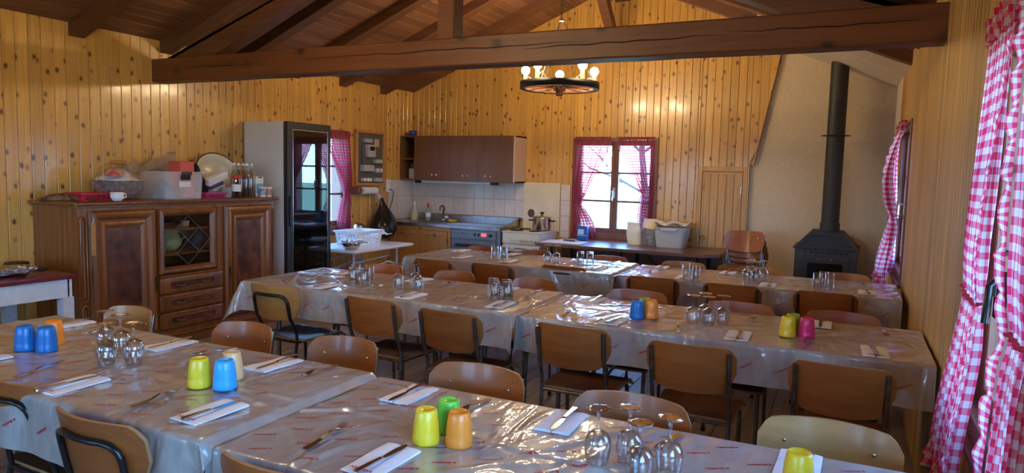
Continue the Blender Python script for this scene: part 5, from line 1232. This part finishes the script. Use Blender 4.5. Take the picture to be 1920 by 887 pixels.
# crockery behind the leaded glass
t = thing('jug', 'green glazed jug behind the leaded glass of the sideboard', 'jug', (-5.33, 4.16, .784)); GJ = pm('green_glaze', (.46, .54, .24), .25)
MB().lathe([(0, 0), (.05, 0), (.085, .05), (.09, .09), (.065, .14), (.05, .165), (.055, .18), (.048, .178), (.04, .16), (0, .15)], 22, (-5.33, 4.16, .784)).build('body', GJ, t); MB().tube([(-5.33, 4.235, .86), (-5.33, 4.30, .89), (-5.33, 4.30, .935), (-5.33, 4.215, .945)], .009, 7).build('handle', GJ, t)
single(MB().lathe([(0, 0), (.05, 0), (.09, .03), (.10, .045), (.085, .035), (0, .012)], 20, (-5.33, 4.08, .994)), 'brown_dish', pm('brown_china', (.22, .10, .05), .3), 'brown dish on the upper shelf behind the leaded glass', 'dish')
single(MB().lathe([(0, 0), (.03, 0), (.04, .05), (.038, .052), (.0, .01)], 16, (-5.25, 4.24, .994)), 'cream_bowl', CREAM, 'small cream bowl on the upper shelf behind the leaded glass', 'bowl')
single(MB().lathe([(0, 0), (.035, 0), (.042, .06), (.04, .062), (.0, .01)], 16, (-5.22, 3.98, .784)), 'glass_beaker', pm('smoked_china', (.25, .22, .2), .3), 'small grey beaker beside the green jug', 'cup')
single(MB().lathe([(0, 0), (.06, 0), (.09, .04), (.085, .042), (.0, .012)], 18, (-5.3, 4.10, .612)), 'clay_pot', pm('terracotta', (.32, .12, .05), .5), 'terracotta pot at the bottom of the glazed compartment', 'pot')
t = thing('wooden_ruler', 'thin wooden stick hanging on the corner of the sideboard door', 'stick', (FX + .05, 3.285, .84)); MB().box(FX + .048, FX + .053, 3.268, 3.302, .84, 1.085, .001).build('stick', PLY_PALE_LIT, t)
MB().tube([(FX + .05, 3.285, 1.08), (FX + .052, 3.29, 1.12)], .003, 5).build('string', CREAM, t)

# ---- things on top of the sideboard
z = TOP + .001
mb = MB(); r_ = random.Random(4)
def pelt(u, v):
    a = 2 * PI * u; r = v * (1 + .22 * math.sin(3 * a + 1) + .12 * math.sin(7 * a)); return (-5.40 + .17 * r * math.cos(a), 3.34 + .19 * r * math.sin(a), z + .045 * (1 - v ** 3) + .012 * abs(math.sin(11 * a + 8 * v)) * (1 - v) + .004)
mb.grid(pelt, 36, 8, False); o = single(mb, 'fur_pelt', speck('brown_fur', (.06, .03, .015), (.30, .17, .08), 22, .9, .8, bd=.02), 'brown fur pelt lying on the near end of the sideboard top', 'pelt')
def tray(x0, x1, y0, y1, h, name, c, label, txt):
    t = thing(name, label, 'tray', ((x0 + x1) / 2, (y0 + y1) / 2, z)); m = pm(name + '_plastic', c, .45)
    crate(t, x0, x1, y0, y1, z, z + h, m, .012, .004, .006, .02).build('tray', m, t)
    q = MB(); k = 7; pm_ = pm(name + '_slots', tuple(a * .25 for a in c), .6)
    for j in range(2):
        for i in range(k): q.box(x1 - .004 - .006 * (1 - j), x1 - .0025 + .004, y0 + .03 + (y1 - y0 - .06) * i / k, y0 + .03 + (y1 - y0 - .06) * (i + .65) / k, z + h * (.22 + .28 * j), z + h * (.36 + .28 * j))
    q.build('slots', pm_, t)
tray(-5.42, -5.19, 3.30, 3.66, .062, 'red_tray', (.50, .015, .03), 'red slotted plastic tray behind the white cup on the sideboard', 0)
t = thing('white_cup', 'white china cup in front of the red tray on the sideboard', 'cup', (-5.13, 3.535, z)); MB().lathe([(0, 0), (.028, 0), (.032, .008), (.046, .022), (.047, .068), (.044, .068), (.042, .02), (0, .01)], 20, (-5.13, 3.535, z)).build('cup', WHITE, t); MB().tube([(-5.13, 3.58, z + .058), (-5.13, 3.608, z + .055), (-5.13, 3.61, z + .03), (-5.13, 3.58, z + .022)], .006, 6).build('handle', WHITE, t)
t = thing('steel_mixing_bowl', 'large clear bowl with wire bail handle heaped with cloths on the sideboard', 'bowl', (-5.36, 3.71, z))
bp = [(0, 0), (.09, 0), (.135, .03), (.175, .09), (.19, .155), (.197, .16), (.186, .157), (.168, .092), (.125, .034), (0, .006)]
MB().lathe(bp, 32, (-5.36, 3.71, z)).build('bowl', speck('bright_steel_bowl', (.36, .34, .32), (.74, .72, .70), 26, .3, .6, .75, .01), t)
h = MB(); h.tube([(-5.36, 3.71 - .19, z + .155), (-5.36, 3.71 - .16, z + .25), (-5.36, 3.71 - .06, z + .30)], .003, 5); h.tube([(-5.36, 3.71 + .19, z + .155), (-5.36, 3.71 + .15, z + .25), (-5.36, 3.71 + .06, z + .30)], .003, 5); h = h.build('bail', CHROME, t)
MB().tube([(-5.36, 3.65, z + .30), (-5.36, 3.78, z + .30)], .015, 8).build('wooden_grip', PLY_PALE_LIT, h)
def heap(x, y, z0, rx, ry, h, seed, n=30):
    r = random.Random(seed); ph = [r.uniform(0, 6) for _ in range(5)]
    def fn(u, v):
        a = 2 * PI * u; k = 1 + .15 * math.sin(3 * a + ph[0]) + .08 * math.sin(8 * a + ph[1] + 5 * v)
        return (x + rx * v * k * math.cos(a), y + ry * v * k * math.sin(a), z0 + h * (1 - v ** 2.2) * (1 + .22 * math.sin(4 * a + ph[2] + 6 * v) + .15 * math.sin(9 * a + ph[3])) + .001)
    return MB().grid(fn, n, 10)
single(heap(-5.36, 3.71, z + .13, .16, .16, .095, 1), 'tea_towels', speck('striped_towel', (.62, .50, .40), (.72, .60, .50), 7, .9, .3), 'beige tea towels heaped in the large bowl on the sideboard', 'towel')
single(heap(-5.30, 3.62, z + .19, .08, .06, .05, 2), 'red_cloth', speck('red_striped_cloth', (.50, .05, .04), (.66, .45, .36), 14, .9, .2), 'red and beige cloth on top of the bowl of tea towels', 'cloth')
t = thing('paper_bag', 'torn brown paper bag standing behind the clear storage box', 'bag', (-5.50, 4.10, z))
def pb(u, v):
    a = 2 * PI * u; c, s = math.cos(a), math.sin(a); k = 1 + .03 * math.sin(6 * a + 5 * v)
    top = .30 + .10 * max(0, math.sin(a * 1 + .4)) + .028 * math.sin(5 * a) + .02 * math.sin(11 * a)
    return (-5.50 + .085 * k * math.copysign(abs(c) ** .5, c) * (1 + .2 * v), 4.10 + .20 * k * math.copysign(abs(s) ** .5, s) * (1 + .1 * v), z + top * v)
MB().grid(pb, 48, 10, False).build('paper', BROWNP, t)
MB().grid(lambda u, v: (-5.40 + .03 * math.sin(5 * u) + .05 * v, 3.88 + .40 * u, z + .20 + .05 * math.sin(4 * u) + .10 * v * math.sin(2.6 * u + .4)), 20, 5, False).build('torn_flap', BROWNP, t)
t = thing('storage_box', 'clear plastic storage box with dark clips and white label on the sideboard', 'box', (-5.28, 4.15, z))
CLEAR = frosted('frosted_clear_plastic', (.86, .88, .90), .75)
crate(t, -5.44, -5.12, 3.96, 4.345, z, z + .235, CLEAR, .014, .004, .012, .02).build('tub', CLEAR, t)
MB().box(-5.108, -5.094, 4.10, 4.20, z + .205, z + .235, .003).build('clip', BLACK, t); MB().box(-5.119, -5.115, 4.10, 4.20, z + .165, z + .204, .002).build('grip_hole', DARKTUBE, t)
MB().box(-5.121, -5.116, 4.09, 4.20, z + .105, z + .15).build('label', PAPER, t)
single(MB().box(-5.36, -5.20, 4.17, 4.31, z + .012, z + .325, .006), 'red_carton', pm('coral_carton', (.62, .10, .07), .6), 'coral red carton standing inside the clear storage box', 'box')
single(heap(-5.27, 4.08, z + .01, .10, .09, .10, 3), 'grey_bag', pm('grey_blue_bag', (.16, .20, .26), .5), 'grey bag at the bottom of the clear storage box', 'bag')
single(heap(-5.44, 4.49, z, .13, .14, .25, 5), 'dark_jacket', speck('navy_cloth', (.008, .010, .02), (.02, .024, .045), 12, .8, .4), 'dark navy jacket heaped beside the storage box', 'jacket')
tray(-5.36, -5.12, 4.37, 4.60, .055, 'pink_tray', (.45, .02, .12), 'magenta slotted tray in front of the dark jacket', 0)
XB = Matrix.Translation((-5.49, 4.80, z + .21)) @ Matrix.Rotation(math.radians(62), 4, 'Y') @ Matrix.Rotation(.2, 4, 'X')
t = thing('enamel_basin', 'cream enamel basin with dark rim leaning on the wall', 'basin', (-5.49, 4.80, z))
MB().lathe([(0, -.07), (.13, -.07), (.175, -.02), (.20, .03), (.212, .035), (.20, .037), (.17, -.012), (.125, -.06), (0, -.06)], 32, X=XB).build('basin', pm('cream_basin', (.66, .57, .42), .25), t)
MB().tube([XB @ Vector((.212 * math.cos(2 * PI * i / 32), .212 * math.sin(2 * PI * i / 32), .036)) for i in range(32)], .006, 6, True, False).build('rim', BLACK, t)
XP = Matrix.Translation((-5.26, 4.60, z + .17)) @ Matrix.Rotation(.35, 4, 'X') @ Matrix.Rotation(.3, 4, 'Y')
t = thing('wipes_packet', 'white and purple packet leaning against the enamel basin', 'packet', (-5.26, 4.60, z + .09)); MB().box(-.03, .03, -.115, .115, -.03, .045, .01, X=XP).build('packet', PAPER, t); MB().box(-.034, .034, -.112, .05, -.06, -.028, .008, X=XP).build('purple_part', pm('purple_print', (.10, .04, .22), .5), t); MB().box(-.028, .05, -.09, .06, -.115, -.061, .01, X=XP).build('lower_packet', pm('pale_green_wrap', (.46, .46, .36), .5), t)
t = thing('grey_mug', 'grey mug between the magenta tray and the red-lidded jar', 'mug', (-5.17, 4.625, z)); MB().lathe([(0, 0), (.044, 0), (.048, .01), (.048, .098), (.044, .10), (.042, .012), (0, .01)], 22, (-5.17, 4.625, z)).build('mug', pm('grey_glaze', (.22, .23, .25), .3), t); MB().tube([(-5.165, 4.67, z + .08), (-5.165, 4.70, z + .075), (-5.165, 4.70, z + .03), (-5.165, 4.67, z + .025)], .006, 6).build('handle', bpy.data.materials['grey_glaze'], t)
t = thing('jam_jar', 'jar with red lid and white label in front of the bottles', 'jar', (-5.15, 4.725, z)); MB().lathe([(0, 0), (.040, 0), (.043, .008), (.043, .145), (.034, .17), (.034, .185), (.031, .185), (.031, .17), (.040, .144), (.040, .010), (0, .008)], 22, (-5.15, 4.725, z)).build('jar', BOTTLE, t); MB().lathe([(.037, .18), (.039, .182), (.039, .205), (.036, .208), (0, .208)], 20, (-5.15, 4.725, z)).build('lid', bpy.data.materials['red_cap'], t); MB().lathe([(.0436, .06), (.0436, .125)], 22, (-5.15, 4.725, z)).build('paper_label', PAPER, t)
for i, (x, y, w) in enumerate(((-5.22, 4.815, 'on jar side of the group'), (-5.20, 4.895, 'second from the jar'), (-5.22, 4.975, 'third from the jar'), (-5.30, 4.84, 'behind the others, by the basin'), (-5.31, 4.955, 'behind the others, by the fridge'))):
    t = thing('swing_top_bottle', 'clear swing-top bottle on the sideboard, %s' % w, 'bottle', (x, y, z), 0, 'swing-top bottles')
    MB().lathe([(0, 0), (.034, 0), (.037, .008), (.037, .19), (.030, .225), (.016, .25), (.0135, .285), (.0165, .29), (.0165, .30), (.0105, .30), (.0108, .285), (.0132, .252), (.027, .224), (.0342, .19), (.0342, .01), (0, .006)], 20, (x, y, z)).build('bottle', BOTTLE, t)
    MB().lathe([(.014, .30), (.0155, .31), (.012, .322), (0, .325)], 10, (x, y, z)).build('stopper', WHITE, t)
    MB().tube([(x, y - .018, z + .27), (x + .004, y - .022, z + .30), (x, y - .01, z + .328), (x, y + .01, z + .328), (x + .004, y + .022, z + .30), (x, y + .018, z + .27)], .0022, 5).build('wire_clip', CHROME, t)
t = thing('milk_powder_pack', 'blue and white pack next to the bottles on the sideboard', 'packet', (-5.25, 5.085, z)); MB().box(-5.28, -5.22, 5.035, 5.135, z, z + .20, .008).build('pack', WHITE, t); MB().box(-5.2205, -5.2185, 5.037, 5.133, z + .04, z + .13).build('blue_print', pm('light_blue_print', (.18, .42, .68), .5), t); MB().box(-5.2205, -5.2185, 5.06, 5.11, z + .185, z + .196).build('dark_tab', BLACK, t)
for y, c, w in ((5.03, (.05, .10, .22), 'dark blue decorated tumbler beside the blue and white pack'), (5.105, (.45, .12, .07), 'red decorated tumbler at the fridge end of the sideboard')):
    t = thing('decorated_tumbler', w, 'cup', (-5.13, y, z)); MB().lathe([(0, 0), (.028, 0), (.034, .10), (.032, .10), (.027, .01), (0, .008)], 20, (-5.13, y, z)).build('cup', PAPER, t); MB().lathe([(.0298, .022), (.0335, .085)], 20, (-5.13, y, z)).build('printed_band', speck('cup_print_%d' % (y * 100), c, (.55, .5, .45), 24, .4, 0), t)

# ================================================================ white table with burgundy oilcloth
t = thing('burgundy_topped_table', 'white table with burgundy oilcloth beside the sideboard', 'table', (-5.2, 2.2, 0))
BURG = pm('burgundy_oilcloth', (.16, .012, .028), .3, 0, Coat_Weight=.4)
MB().box(-5.60, -4.80, 1.35, 3.03, .728, .752, .008).build('oilcloth_top', BURG, t)
q = MB(); q.box(-4.86, -4.83, 1.42, 2.96, .60, .728); q.box(-5.57, -5.54, 1.42, 2.96, .60, .728); q.box(-5.57, -4.83, 1.40, 1.43, .60, .728); q.box(-5.57, -4.83, 2.95, 2.98, .60, .728); q.build('apron', WPAINT, t)
for x in (-5.57, -4.89):
    for y in (1.41, 2.91): 
        m = MB(); m.prism([(x, y), (x + .07, y), (x + .07, y + .075), (x, y + .075)], 0, .60); m.build('leg', WPAINT, t)
mb = MB(); r_ = random.Random(2)
def fp(u, v):
    a = 2 * PI * u; k = 1 + .10 * math.sin(7 * a + 40 * v) + .09 * math.sin(13 * a - 67 * v); e = math.sin(PI * min(1, max(0, (v + .02) * 1))) ** .3
    return (-5.14 + .15 * math.cos(a) * e * k, 2.25 + .68 * v, .754 + .034 + .030 * math.sin(a) * e * k)
mb.grid(fp, 28, 40, False); single(mb, 'foil_parcel', FOIL, 'long parcel wrapped in kitchen foil on the burgundy table', 'parcel')
t = thing('black_tin', 'flat black tin with yellow mark behind the foil parcel', 'tin', (-5.40, 2.97, .753)); MB().lathe([(0, 0), (.075, 0), (.078, .006), (.078, .040), (.074, .045), (0, .045)], 24, (-5.40, 2.94, .753)).build('tin', BLACK, t); MB().box(-5.345, -5.322, 2.925, 2.955, .772, .788).build('yellow_mark', pm('yellow_mark', (.6, .5, .06), .5), t)
single(MB().box(-5.32, -5.16, 2.96, 3.02, .753, .765, .004), 'dark_case', BLACK, 'flat dark case at the end corner of the burgundy table', 'case')

# red dustpan on the floor between the middle and rear tables
t = thing('dustpan', 'red dustpan lying on the floor under the rear table row', 'dustpan', (-1.78, 6.3, 0)); m = pm('red_plastic', (.60, .02, .02), .4)
MB().box(-1.92, -1.66, 6.18, 6.42, .001, .012, .004).build('pan', m, t); MB().box(-1.92, -1.66, 6.42, 6.435, .001, .07, .004).build('rear_wall', m, t); MB().tube([(-1.79, 6.43, .04), (-1.79, 6.56, .06)], .014, 8).build('handle', m, t)
